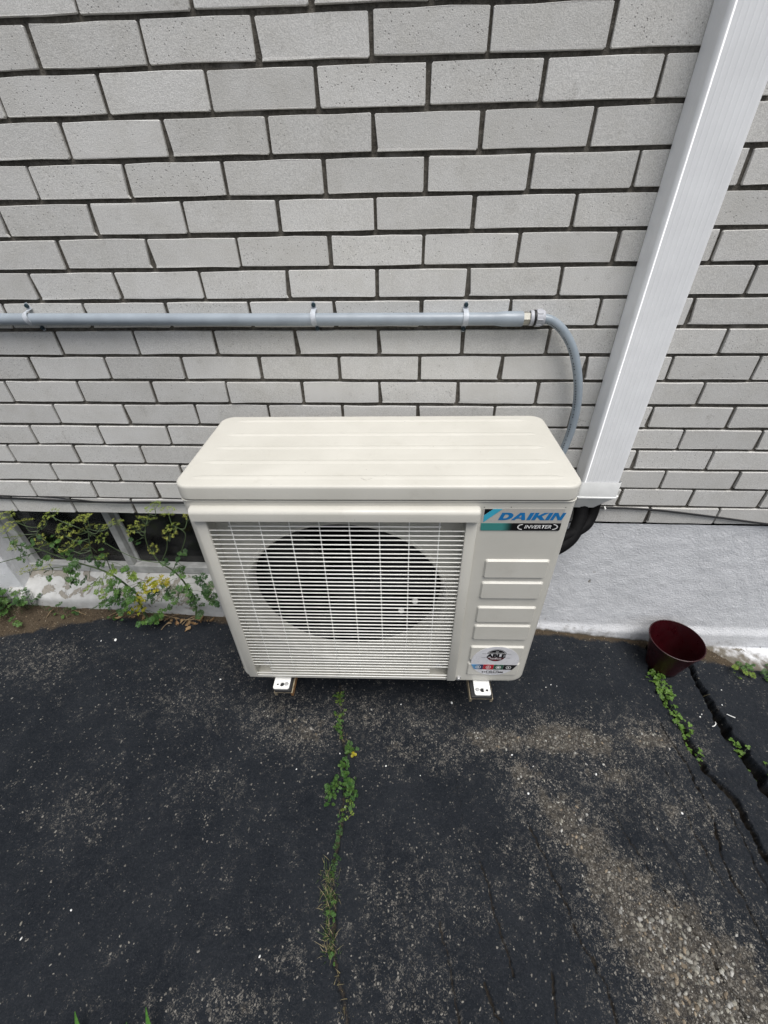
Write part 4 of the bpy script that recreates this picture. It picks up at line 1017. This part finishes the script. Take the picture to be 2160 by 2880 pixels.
# ------------------------------------------------------------------ small white chips and pebbles lying about
def pebble_mesh(seed, flat):
    r = random.Random(seed); bm = bmesh.new(); bmesh.ops.create_icosphere(bm, subdivisions=2, radius=1)
    for v in bm.verts: v.co *= 1 + r.uniform(-.12, .12); v.co.z *= flat
    me = bpy.data.meshes.new('pebble'); bm.to_mesh(me); bm.free(); me.materials.append(M['chip']); me.polygons.foreach_set('use_smooth', [True] * len(me.polygons)); return me
CHIPM = [pebble_mesh(i, f) for i, f in ((1, .35), (2, .6), (3, .45))]
CHIPS = [(-1.073, -.174, .010, 0), (-1.127, -.182, .006, 0), (.256, -.355, .0085, 1), (.075, -.373, .005, 1), (.612, -.27, .004, 0), (.634, -.258, .004, 0), (.655, -.262, .003, 0), (1.173, -.317, .005, 0), (1.162, -.327, .005, 0), (1.318, -.201, .005, 0), (1.284, -.264, .005, 0), (.503, -.55, .004, 0), (.934, -.647, .006, 0), (.838, -.693, .006, 0), (.031, -.579, .005, 0), (-.745, -.963, .005, 2), (-.833, -1.019, .006, 2), (-.595, -.318, .006, 2), (-.25, -1.018, .005, 2), (-.12, -.55, .004, 0), (-.085, -.70, .004, 0), (-.25, -.605, .004, 0), (.14, -.60, .003, 0), (.44, -.52, .007, 2), (.47, -.63, .006, 2), (.70, -.56, .006, 2)]
for i, (x, y, s, k) in enumerate(CHIPS):
    o = obj('white_chip', CHIPM[k], loc=(x, y, gz(x, y) + s * .15), rot=(rnd.uniform(-.3, .3), rnd.uniform(-.3, .3), rnd.uniform(0, 6)), scale=(s * .62, s * .62 * rnd.uniform(.5, .9), s * .62))
    if i == 2: tag(o, 'largest round white pebble in front of the right mounting foot', 'pebble')
    elif i == 0: tag(o, 'white paint flake on the asphalt left of the unit', 'paint flake')
    else: tag(o, 'tiny white chip lying on the dark driveway', 'chip', 'white chips scattered on the driveway')
for (x, y, a) in ((1.185, -.362, 0), (1.278, -.302, 1)):
    pts = [(0, 0, 0), (.008, .002, .002), (.016, .009, .003), (.018, .016, .002)] if a == 0 else [(0, 0, 0), (.012, -.009, .002), (.022, -.013, .001)]
    o = MB().tube(spline(pts, 4), .0016, 6).build('paint_curl', M['chip'], smooth=True, loc=(x, y, gz(x, y) + .002))
    tag(o, 'hooked white paint curl lying between the two wide cracks' if a == 0 else 'straight white paint curl right of the widest crack', 'paint flake')

# ------------------------------------------------------------------ plants
def leaflet(L_, W_, shape='oval', cup=.15):
    """one leaflet fan, base at origin, pointing +x, up +z"""
    if shape == 'oval': o_ = [(0, 0), (.25, .38), (.55, .5), (.85, .38), (1.0, .08), (.94, 0), (1.0, -.08), (.85, -.38), (.55, -.5), (.25, -.38)]
    elif shape == 'lobed': o_ = [(0, .03), (.22, .08), (.26, .50), (.40, .56), (.42, .16), (.56, .14), (.60, .44), (.74, .40), (.74, .12), (.90, .14), (1.0, .0), (.90, -.14), (.74, -.12), (.74, -.40), (.60, -.44), (.56, -.14), (.42, -.16), (.40, -.56), (.26, -.50), (.22, -.08), (0, -.03)]
    elif shape == 'old': o_ = [(0, .02), (.12, .22), (.30, .52), (.36, .30), (.55, .50), (.60, .26), (.80, .34), (.80, .14), (1.0, .0), (.80, -.14), (.80, -.34), (.60, -.26), (.55, -.50), (.36, -.30), (.30, -.52), (.12, -.22), (0, -.02)]
    else: o_ = [(0, .1), (.3, .5), (.7, .36), (1, 0), (.7, -.36), (.3, -.5), (0, -.1)]
    V = [(.5 * L_, 0, -.02 * L_)] + [(x * L_, y * W_, cup * abs(y) * W_ - .10 * x * x * L_) for x, y in o_]
    n = len(o_); return V, [[0, 1 + k, 1 + (k + 1) % n] for k in range(n)]
def xf(V, rz=0, ry=0, loc=(0, 0, 0), s=1, rx=0):
    m = Matrix.Translation(loc) @ Euler((rx, ry, rz)).to_matrix().to_4x4() @ Matrix.Scale(s, 4); return [m @ Vector(v) for v in V]
def clover_mesh(seed, s):
    r = random.Random(seed); mb_ = MB()
    for k in range(3):
        V, F = leaflet(s, s * .95, 'oval', .2); mb_.add(xf(V, k * 2.094 + r.uniform(-.15, .15), r.uniform(-.25, .15), (0, 0, 0)), F)
    return mb_
def frond(seed, s, shape='lobed', pairs=3):
    r = random.Random(seed); mb_ = MB()
    mb_.tube([(0, 0, 0), (.3 * s, 0, .04 * s), (.7 * s, 0, .03 * s)], [s * .018, s * .014, s * .008], 4, False)
    for k in range(pairs):
        t = .25 + .5 * k / max(1, pairs - 1)
        for sg in (-1, 1):
            V, F = leaflet(s * (.46 - .10 * k / pairs), s * .36, shape, .2); mb_.add(xf(V, sg * r.uniform(.8, 1.2), r.uniform(-.3, .2), (t * s, 0, .035 * s), 1, r.uniform(-.5, .5)), F)
    V, F = leaflet(s * .45, s * .38, shape, .2); mb_.add(xf(V, r.uniform(-.2, .2), r.uniform(-.2, .3), (.68 * s, 0, .03 * s)), F)
    return mb_
def to_mesh(mb_, name, mat): return mesh(name, mb_.v, mb_.f, mat)
CLV = [to_mesh(clover_mesh(i, .0085), 'leaf', M['clover']) for i in range(5)]
CLVY = to_mesh(clover_mesh(9, .009), 'leaf', M['yleaf'])
FRD = [to_mesh(frond(i, .038), 'leaf', M['parsley']) for i in range(4)]
FRDD = [to_mesh(frond(i + 10, .038), 'leaf', M['darkleaf']) for i in range(3)]
FRDL = [to_mesh(frond(i + 20, .038), 'leaf', M['limeleaf']) for i in range(3)]
FRDY = [to_mesh(frond(i + 30, .045, 'lobed', 2), 'leaf', M['yleaf']) for i in range(2)]
def patch(name, label, cat, spots, meshes, dens, spread, hgt, group=None, scale=(.7, 1.2), tilt=.5, seed=0, stems=True):
    r = random.Random(seed); x0, y0 = spots[0]; z0 = gz(x0, y0)
    t = thing(name, label, cat, (x0, y0, z0), 0, group); sm2 = MB()
    for (x, y) in spots:
        for _ in range(dens):
            dx, dy = r.gauss(0, spread[0]), r.gauss(0, spread[1]); px, py = x + dx, y + dy
            zb = max(gz(px, py), gz(x, y) * .5 + z0 * .5 - .004); h_ = hgt * r.uniform(.35, 1.0)
            p = Vector((px - x0, py - y0, zb - z0 + h_))
            obj('leaf', r.choice(meshes), t, loc=p, rot=(r.uniform(-tilt, tilt), r.uniform(-tilt, tilt), r.uniform(0, 6.28)), scale=[r.uniform(*scale)] * 3)
            if stems: sm2.tube([(x - x0 + dx * .5, y - y0 + dy * .5, zb - z0 - .004), p], .0007, 4, False)
    if stems and sm2.v: tag(sm2.build('stems', M['stem'], t, fix=False), kind='stuff')
    return t
# right-hand clover crack
patch('clover_patch', 'dense clover growing in the crack right below the maroon pot', 'clover', [(1.074, -.172), (1.068, -.190), (1.064, -.207), (1.062, -.225), (1.062, -.245), (1.064, -.265)], CLV, 17, (.014, .010), .020, seed=1, scale=(.7, 1.15))
patch('clover_patch', 'clover thinning out midway down the crack below the pot', 'clover', [(1.062, -.290), (1.066, -.31), (1.072, -.33)], CLV, 8, (.011, .010), .014, seed=2, scale=(.6, 1.0))
patch('clover_patch', 'clover patch where the pot crack bends right', 'clover', [(1.075, -.350), (1.076, -.372), (1.076, -.392)], CLV, 11, (.012, .010), .016, seed=3)
patch('clover_patch', 'lowest small clover patch in the narrower crack below the pot', 'clover', [(1.074, -.445), (1.077, -.468)], CLV, 9, (.009, .009), .014, seed=4, scale=(.6, 1.0))
patch('clover_patch', 'sparse clover sprigs high in the widest crack', 'clover', [(1.232, -.285), (1.236, -.322)], CLV, 3, (.010, .012), .012, seed=5, scale=(.6, .95))
patch('clover_patch', 'bushy clover in the middle of the widest crack', 'clover', [(1.232, -.400), (1.238, -.425), (1.254, -.412), (1.258, -.440)], CLV, 10, (.012, .012), .024, seed=6)
patch('clover_patch', 'small clover sprig low in the widest crack', 'clover', [(1.236, -.500), (1.246, -.52)], CLV, 4, (.008, .009), .016, seed=7)
patch('clover_patch', 'clover sprig on the far bank of the widest crack at the picture edge', 'clover', [(1.305, -.500)], CLV, 6, (.010, .012), .016, seed=8)
# centre crack
SM = [to_mesh(frond(i + 40, .017, 'lobed', 3), 'leaf', M['parsley']) for i in range(4)]
SMy = [to_mesh(frond(i + 50, .015, 'lobed', 2), 'leaf', M['limeleaf']) for i in range(2)]
patch('weed_clump', 'topmost small weed in the centre crack just below the unit', 'weed', [(-.146, -.362), (-.143, -.375)], SMy + SM[:1], 12, (.007, .009), .014, seed=11, scale=(.5, .85))
patch('weed_clump', 'narrow yellowish weed strip in the centre crack below the unit', 'weed', [(-.137, -.425), (-.134, -.445), (-.130, -.468), (-.126, -.485)], SM + SMy, 9, (.0065, .009), .012, seed=12, scale=(.45, .85))
patch('weed_clump', 'weed sprig with one bright yellow leaf in the centre crack', 'weed', [(-.090, -.530), (-.094, -.552), (-.085, -.545)], SM, 9, (.009, .010), .014, seed=13, scale=(.5, .95))
patch('weed_clump', 'largest leafy green weed spreading across the centre crack', 'weed', [(-.098, -.592), (-.100, -.618), (-.128, -.662), (-.118, -.645), (-.132, -.682), (-.075, -.655), (-.065, -.672), (-.082, -.640)], SM, 13, (.0085, .010), .026, seed=14, scale=(.5, 1.0))
patch('weed_clump', 'thin straggling weed line between the dull strip and the dark grass tuft', 'weed', [(-.090, -.72), (-.091, -.74), (-.094, -.755), (-.099, -.85)], SM, 4, (.004, .008), .008, seed=17, scale=(.35, .6))
patch('weed_clump', 'small leafy weed between the two grass tufts of the centre crack', 'weed', [(-.09, -.925), (-.087, -.94), (-.072, -1.008)], SM, 5, (.006, .007), .012, seed=18, scale=(.4, .8))
patch('weed_clump', 'lime green sprout under the largest centre weed', 'weed', [(-.074, -.697), (-.072, -.712)], SMy, 4, (.006, .006), .014, seed=15, scale=(.7, 1.0))
patch('weed_clump', 'faint dull green weed strip in the centre crack', 'weed', [(-.095, -.765), (-.097, -.79), (-.096, -.815), (-.098, -.835)], [to_mesh(frond(i + 60, .014, 'lobed', 2), 'leaf', M['darkleaf']) for i in range(2)], 7, (.005, .008), .008, seed=16, scale=(.6, 1.0))
yl = thing('fallen_leaf', 'bright yellow clover leaf beside the centre crack', 'leaf', (-.074, -.556, gz(-.074, -.556) + .012)); obj('blade', CLVY, yl, scale=(1.2,) * 3)
def tuft(name, label, spots, n, l0, l1, mats, seed, spread=(.008, .012), wdt=.0011, lean=.9):
    r = random.Random(seed); x0, y0 = spots[0]; z0 = gz(x0, y0); t = thing(name, label, 'grass', (x0, y0, z0 - .003))
    bl = {m: MB() for m in mats}
    for (x, y) in spots:
        for _ in range(n):
            m = r.choice(mats); bx_, by_ = x - x0 + r.gauss(0, spread[0]), y - y0 + r.gauss(0, spread[1]); a = r.uniform(0, 6.28); le = r.uniform(l0, l1); ln = r.uniform(.2, lean)
            d = Vector((math.cos(a), math.sin(a), 0)); sd_ = Vector((-d.y, d.x, 0)); V = []
            zb = gz(bx_ + x0, by_ + y0) - z0
            for k in range(4):
                t_ = k / 3; c = Vector((bx_, by_, zb)) + d * (le * ln * t_ * t_) + Vector((0, 0, le * (t_ - .45 * ln * t_ * t_))); w = wdt * (1 - t_ * .92)
                V += [c - sd_ * w, c + sd_ * w]
            bl[m].add(V, [[0, 1, 3, 2], [2, 3, 5, 4], [4, 5, 7, 6]])
    for m, b_ in bl.items():
        if b_.v: tag(b_.build('blades', m, t, fix=False), kind='stuff')
    return t
tuft('grass_tuft', 'thick dark grass tuft low in the centre crack', [(-.112, -.850), (-.108, -.868), (-.106, -.885), (-.100, -.900), (-.098, -.915)], 34, .012, .034, [M['grass'], M['grass'], M['drygrass']], 21, (.010, .009))
tuft('grass_tuft', 'straggly grass tuft nearest the bottom of the centre crack', [(-.094, -.955), (-.090, -.972), (-.088, -.99), (-.078, -1.003)], 26, .014, .036, [M['grass'], M['drygrass']], 22, (.008, .009))
tuft('dry_grass', 'dry straw wisps in the bottom stretch of the centre crack', [(-.060, -1.045), (-.040, -1.09)], 8, .010, .03, [M['drygrass']], 23, (.004, .012))
tuft('dry_grass', 'thin dry stalks leaning across the widest crack', [(1.232, -.255), (1.236, -.275), (1.24, -.30)], 6, .03, .075, [M['drygrass'], M['grass']], 24, (.010, .010), .0008)
tuft('dry_grass', 'dry straw lying in the centre crack between the weeds', [(-.118, -.50), (-.108, -.515), (-.088, -.72)], 7, .010, .026, [M['drygrass']], 25, (.006, .010))
# broad blades at the bottom edge of the picture
def blade_plant(x, y, hs_, label, seed):
    r = random.Random(seed); z0 = gz(x, y); t = thing('broad_grass', label, 'grass', (x, y, z0))
    for (a, le, ln, w) in hs_:
        d = Vector((math.cos(a), math.sin(a), 0)); sd_ = Vector((-d.y, d.x, 0)); V = []
        for k in range(7):
            t_ = k / 6; c = d * (le * ln * t_) + Vector((0, 0, le * (1 - .25 * t_) * t_)); ww = w * (1 - t_ ** 1.6) + .0003
            V += [c - sd_ * ww, c + Vector((0, 0, -w * .5)), c + sd_ * ww]
        obj('blade', mesh('blade', V, [f for k in range(6) for f in ([3 * k, 3 * k + 1, 3 * k + 4, 3 * k + 3], [3 * k + 1, 3 * k + 2, 3 * k + 5, 3 * k + 4])], M['bigblade'], True), t)
blade_plant(-.435, -1.165, [(1.9, .100, .55, .0075)], 'tallest broad green blade rising at the bottom edge', 1)
blade_plant(-.50, -1.165, [(2.2, .066, .45, .0062), (1.2, .078, .42, .0055)], 'pair of short broad green blades at the bottom edge', 2)
blade_plant(-.590, -1.165, [(2.0, .072, .6, .0065)], 'single short broad green blade leftmost at the bottom edge', 3)

# --- tall umbel weeds by the window
def umbel_mesh(seed, s):
    r = random.Random(seed); st_ = MB(); fl = MB()
    nr = r.randint(9, 13)
    for k in range(nr):
        a = 2 * PI * k / nr + r.uniform(-.2, .2); rad = s * (.35 + .65 * math.sqrt(r.random())); e = Vector((rad * math.cos(a), rad * math.sin(a), s * (.65 + .2 * r.random()) - rad * .25))
        st_.tube([(0, 0, 0), e * .5 + Vector((0, 0, s * .06)), e], s * .010, 4, False)
        for _ in range(20):
            c = e + Vector((r.gauss(0, s * .12), r.gauss(0, s * .12), r.gauss(0, s * .05))); q = s * r.uniform(.04, .085); w = r.uniform(0, 6.28); ti = r.uniform(-.7, .7)
            u = Vector((math.cos(w), math.sin(w), ti)) * q; v_ = Vector((-math.sin(w), math.cos(w), r.uniform(-.6, .6))) * q
            fl.add([c - u, c - v_ * .7, c + u, c + v_ * .7], [[0, 1, 2, 3]])
    n0 = len(st_.f); st_.add(fl.v, fl.f); me = mesh('flower_umbel', st_.v, st_.f, M['stem']); me.materials.append(M['umbel'])
    for i, p in enumerate(me.polygons): p.material_index = 1 if i >= n0 else 0
    return me
UMB = [umbel_mesh(i, .030) for i in range(6)]
def tall_weed(label, base, stems, umbels, leaves, seed):
    r = random.Random(seed); b = Vector((base[0], base[1], gz(*base))); t = thing('umbel_weed', label, 'weed', b)
    S_ = MB(); nodes = []
    for pts, ra, rb in stems:
        sp2 = spline([Vector(p) - b for p in pts], 6); n = len(sp2); S_.tube(sp2, [ra + (rb - ra) * i / (n - 1) for i in range(n)], 6, False); nodes += sp2
    for u in umbels:
        p = Vector(u) - b + Vector((0, r.uniform(-.02, .02), -.012)); q = min(nodes, key=lambda c: (c - p).length + max(0, c.z - p.z) * 3)
        mid = (p + q) / 2 + Vector((r.uniform(-.01, .01), -.006, -.012)); S_.tube(spline([q, mid, p], 4), [.0012] * 9, 4, False)
        obj('flower_umbel', r.choice(UMB), t, loc=p, rot=(r.uniform(-.2, .6), r.uniform(-.4, .4), r.uniform(0, 6)), scale=[r.uniform(.62, 1.0)] * 3)
    S_.build('stem', M['stem'], t, fix=False, smooth=True)
    L2 = MB()
    for (pos, ms, sc) in leaves:
        p = Vector(pos) - b; q = min(nodes, key=lambda c: (c - p).length)
        L2.tube([q, (p + q) / 2 + Vector((0, 0, .006)), p], .0008, 4, False)
        for _ in range(4):
            d = p - q; a = math.atan2(d.y - .6 * abs(d.x) - .01, d.x) + r.uniform(-.9, .9)
            obj('leaf', r.choice(ms), t, loc=p + Vector((r.uniform(-.018, .018), r.uniform(-.016, .010), r.uniform(-.018, .018))), rot=(r.uniform(-.7, .9), r.uniform(-.2, .9), a), scale=[sc * r.uniform(.75, 1.15)] * 3)
    tag(L2.build('leaf_stalks', M['stem'], t, fix=False), kind='stuff')
    return t
lime, grn, yel, drk = FRDL, FRD, FRDY, FRDD
tall_weed('tall umbel weed with yellow lower leaves leaning left across the window', (-.985, -.075),
    [([(-.985, -.075, .055), (-.990, -.07, .15), (-.984, -.065, .192), (-1.012, -.062, .253), (-1.048, -.06, .303), (-1.09, -.06, .335), (-1.141, -.06, .358), (-1.196, -.06, .384), (-1.243, -.06, .41), (-1.28, -.06, .432), (-1.35, -.07, .46)], .0048, .0018),
     ([(-1.196, -.06, .384), (-1.23, -.06, .471), (-1.25, -.06, .5), (-1.214, -.06, .537)], .0018, .001), ([(-1.09, -.06, .335), (-1.058, -.08, .449), (-1.024, -.08, .551)], .0022, .001), ([(-1.03, -.06, .50), (-1.06, -.08, .557), (-1.095, -.08, .576), (-1.128, -.08, .599)], .0014, .001),
     ([(-1.048, -.06, .303), (-1.019, -.08, .389), (-1.011, -.08, .425)], .0018, .001), ([(-1.50, -.08, .36), (-1.329, -.08, .414), (-1.258, -.07, .435)], .0014, .0014), ([(-1.141, -.06, .358), (-1.25, -.08, .355), (-1.345, -.08, .335)], .0016, .001)],
    [(-1.274, -.08, .616), (-1.261, -.08, .569), (-1.319, -.08, .557), (-1.171, -.08, .575), (-1.135, -.08, .609), (-1.318, -.08, .508), (-1.323, -.08, .479), (-1.239, -.08, .488), (-1.225, -.08, .465), (-1.12, -.08, .548), (-1.112, -.09, .535), (-1.028, -.08, .591), (-1.01, -.08, .60), (-1.047, -.08, .536), (-.996, -.08, .551), (-.945, -.08, .566), (-1.117, -.08, .484), (-1.09, -.08, .49), (-1.073, -.08, .46), (-1.244, -.08, .393), (-1.011, -.08, .435), (-1.347, -.08, .346), (-1.36, -.08, .52)],
    [((-1.07, -.09, .50), grn, .6), ((-1.10, -.09, .45), drk, .7), ((-1.14, -.09, .52), grn, .6), ((-1.22, -.09, .52), drk, .6), ((-1.27, -.09, .50), grn, .6), ((-1.03, -.09, .45), grn, .7), ((-1.25, -.09, .34), grn, .7), ((-1.09, -.10, .20), grn, .9), ((-1.03, -.10, .17), drk, .9), ((-.97, -.10, .24), grn, .9), ((-1.15, -.09, .33), grn, .8), ((-1.20, -.09, .31), drk, .8), ((-1.04, -.10, .24), drk, 1.0), ((-1.0, -.10, .21), grn, .9), ((-1.12, -.09, .41), grn, .7), ((-1.17, -.08, .45), grn, .7), ((-1.29, -.08, .46), drk, .7), ((-1.33, -.08, .43), grn, .7), ((-.95, -.09, .38), grn, .7), ((-1.008, -.08, .372), lime, .8), ((-1.069, -.08, .313), lime, .9), ((-1.10, -.08, .269), lime, .9), ((-1.023, -.09, .306), grn, .9), ((-.992, -.09, .273), grn, .9), ((-.942, -.08, .342), lime, .9), ((-.874, -.08, .311), yel, 1.1), ((-.890, -.08, .300), yel, 1.0), ((-.917, -.08, .276), lime, .9), ((-.946, -.08, .231), yel, .95), ((-.976, -.09, .167), yel, .8), ((-.933, -.10, .131), grn, .9), ((-.963, -.11, .115), grn, .9), ((-1.024, -.09, .272), grn, 1.0), ((-1.085, -.09, .244), lime, .8), ((-1.18, -.08, .36), grn, .8), ((-1.25, -.08, .41), grn, .8), ((-1.06, -.09, .21), grn, .8), ((-1.13, -.08, .30), drk, .7), ((-1.02, -.09, .40), grn, .8), ((-1.06, -.09, .42), drk, .8), ((-.91, -.10, .13), grn, .8)], 1)
tall_weed('green umbel weed standing close to the left side of the unit', (-.790, -.060),
    [([(-.790, -.060, .05), (-.768, -.06, .13), (-.766, -.06, .201), (-.774, -.06, .279), (-.798, -.06, .337), (-.833, -.06, .376), (-.847, -.06, .422), (-.851, -.06, .474), (-.833, -.06, .539), (-.793, -.06, .605)], .0042, .0012), ([(-.79, -.07, .347), (-.744, -.07, .419), (-.708, -.07, .479), (-.687, -.07, .53), (-.706, -.07, .557)], .0018, .001), ([(-.825, -.07, .385), (-.778, -.07, .455), (-.757, -.07, .521)], .0016, .001), ([(-.833, -.06, .376), (-.90, -.07, .40), (-.96, -.07, .44), (-1.0, -.07, .48)], .0014, .001)],
    [(-.773, -.07, .632), (-.729, -.07, .62), (-.818, -.07, .598), (-.789, -.07, .602), (-.713, -.07, .571), (-.676, -.07, .585), (-.842, -.07, .446), (-.754, -.07, .521), (-.845, -.07, .554), (-.873, -.07, .539), (-1.01, -.07, .493), (-.915, -.07, .573)],
    [((-.872, -.07, .241), drk, 1.0), ((-.836, -.07, .277), drk, 1.0), ((-.828, -.07, .225), grn, 1.0), ((-.782, -.08, .27), drk, 1.0), ((-.756, -.08, .297), grn, 1.0), ((-.702, -.07, .315), drk, 1.0), ((-.689, -.07, .274), drk, 1.0), ((-.695, -.07, .23), grn, .9), ((-.739, -.08, .229), drk, 1.0), ((-.771, -.07, .346), grn, .8), ((-.734, -.08, .157), drk, .9), ((-.845, -.08, .17), grn, .7), ((-.749, -.07, .378), drk, .7), ((-.80, -.07, .40), drk, .6), ((-.86, -.07, .50), drk, .6), ((-.72, -.07, .45), drk, .6), ((-.90, -.07, .21), drk, .8), ((-.68, -.08, .20), drk, .8)], 2)
# --- weeds at the left edge and by the right wall
patch('weed_clump', 'dense green weed clump at the foot of the wall by the left edge', 'weed', [(-1.70, -.055), (-1.64, -.05), (-1.60, -.07), (-1.55, -.055), (-1.50, -.05), (-1.66, -.10), (-1.60, -.10), (-1.54, -.085), (-1.76, -.07)], FRDD + FRD, 15, (.030, .022), .085, seed=31, scale=(.5, 1.0))
patch('weed_clump', 'two small dark weed sprigs rising in front of the peeling sill', 'weed', [(-1.40, -.065), (-1.28, -.06)], FRDD, 5, (.03, .012), .055, seed=32, scale=(.4, .75))
patch('weed_clump', 'few low green sprigs on the soil left of the tall weeds', 'weed', [(-1.33, -.075), (-1.13, -.07)], FRD, 6, (.022, .012), .022, seed=33, scale=(.35, .6))
patch('weed_clump', 'small green weed on the footing ledge right of the pot', 'weed', [(1.475, -.105), (1.455, -.112)], FRD + FRDL, 7, (.018, .012), .035, seed=34, scale=(.45, .8))
patch('weed_clump', 'dark weed sprig at the wall on the right picture edge', 'weed', [(1.565, -.112), (1.60, -.12)], FRDD, 6, (.02, .012), .045, seed=35, scale=(.5, .85))
patch('weed_clump', 'tiny yellow green sprout on the asphalt near the right wall', 'weed', [(1.415, -.140)], SMy, 4, (.006, .006), .012, seed=36, scale=(.7, 1.0))
patch('weed_clump', 'low weed tuft where asphalt meets wall at far right', 'weed', [(1.53, -.145), (1.55, -.14)], SM, 6, (.012, .008), .014, seed=37, scale=(.6, 1.0))

# --- dry leaves and twigs on the soil
def dry_leaf(seed):
    r = random.Random(seed); V = []; F = []; s = .017
    for u in range(7):
        t_ = u / 6; w = s * .42 * math.sin(PI * min(.97, max(.06, t_ ** .8))) * r.uniform(.75, 1.2)
        for k in (-1, -.45, 0, .45, 1): V.append((t_ * s * 1.5 - s * .7, w * k, s * .45 * abs(k) ** 1.5 * r.uniform(.5, 1.1) + s * .3 * math.sin(t_ * 3 + seed) + r.uniform(-.001, .001)))
    F = [[u * 5 + k, u * 5 + k + 1, (u + 1) * 5 + k + 1, (u + 1) * 5 + k] for u in range(6) for k in range(4)]
    return mesh('dry_leaf', V, F, M['dryleaf'], True)
DL = [dry_leaf(i) for i in range(5)]
rd = random.Random(8)
for (x, y) in [(-1.122, -.060), (-1.107, -.055), (-1.115, -.07), (-1.057, -.064), (-1.012, -.062), (-.942, -.055), (-.950, -.062), (-.936, -.078), (-.888, -.072), (-.862, -.084), (-.814, -.090), (-.809, -.104), (-.802, -.112), (-.814, -.078), (-.776, -.062), (-.722, -.058), (-.735, -.066), (-1.287, -.062), (-.894, -.084), (-.85, -.072), (-.762, -.058), (-.905, -.066), (-.835, -.066), (-.79, -.082), (-.875, -.058)]:
    o = obj('dry_leaf', rd.choice(DL), loc=(x, y, gz(x, y) + .005), rot=(rd.uniform(-.7, .7), rd.uniform(-.6, .6), rd.uniform(0, 6.28)), scale=[rd.uniform(.6, 1.15)] * 3)
    tag(o, 'curled brown dry leaf on the soil below the window weeds', 'dry leaf', 'dry leaves on the soil strip')
for (x0, y0, x1, y1) in [(-1.01, -.05, -1.076, -.066), (-.865, -.045, -.92, -.075), (-.79, -.045, -.837, -.088), (-1.10, -.05, -1.16, -.066), (-1.393, -.060, -1.40, -.10), (-.765, -.05, -.812, -.095), (-.880, -.088, -.912, -.118), (-1.32, -.05, -1.255, -.068), (-.93, -.05, -.86, -.06), (-.84, -.07, -.76, -.06)]:
    b = Vector((x0, y0, gz(x0, y0) + .010)); e = Vector((x1, y1, gz(x1, y1) + .004)); m = (b + e) / 2 + Vector((rd.uniform(-.012, .012), rd.uniform(-.006, .006), .010))
    o = MB().tube([p - b for p in spline([b, m, e], 5)], [.0021] * 5 + [.0014] * 6, 5).build('dry_twig', M['drystem'], loc=b, smooth=True)
    tag(o, 'thin dry twig lying on the soil below the window weeds', 'twig', 'dry twigs on the soil strip')
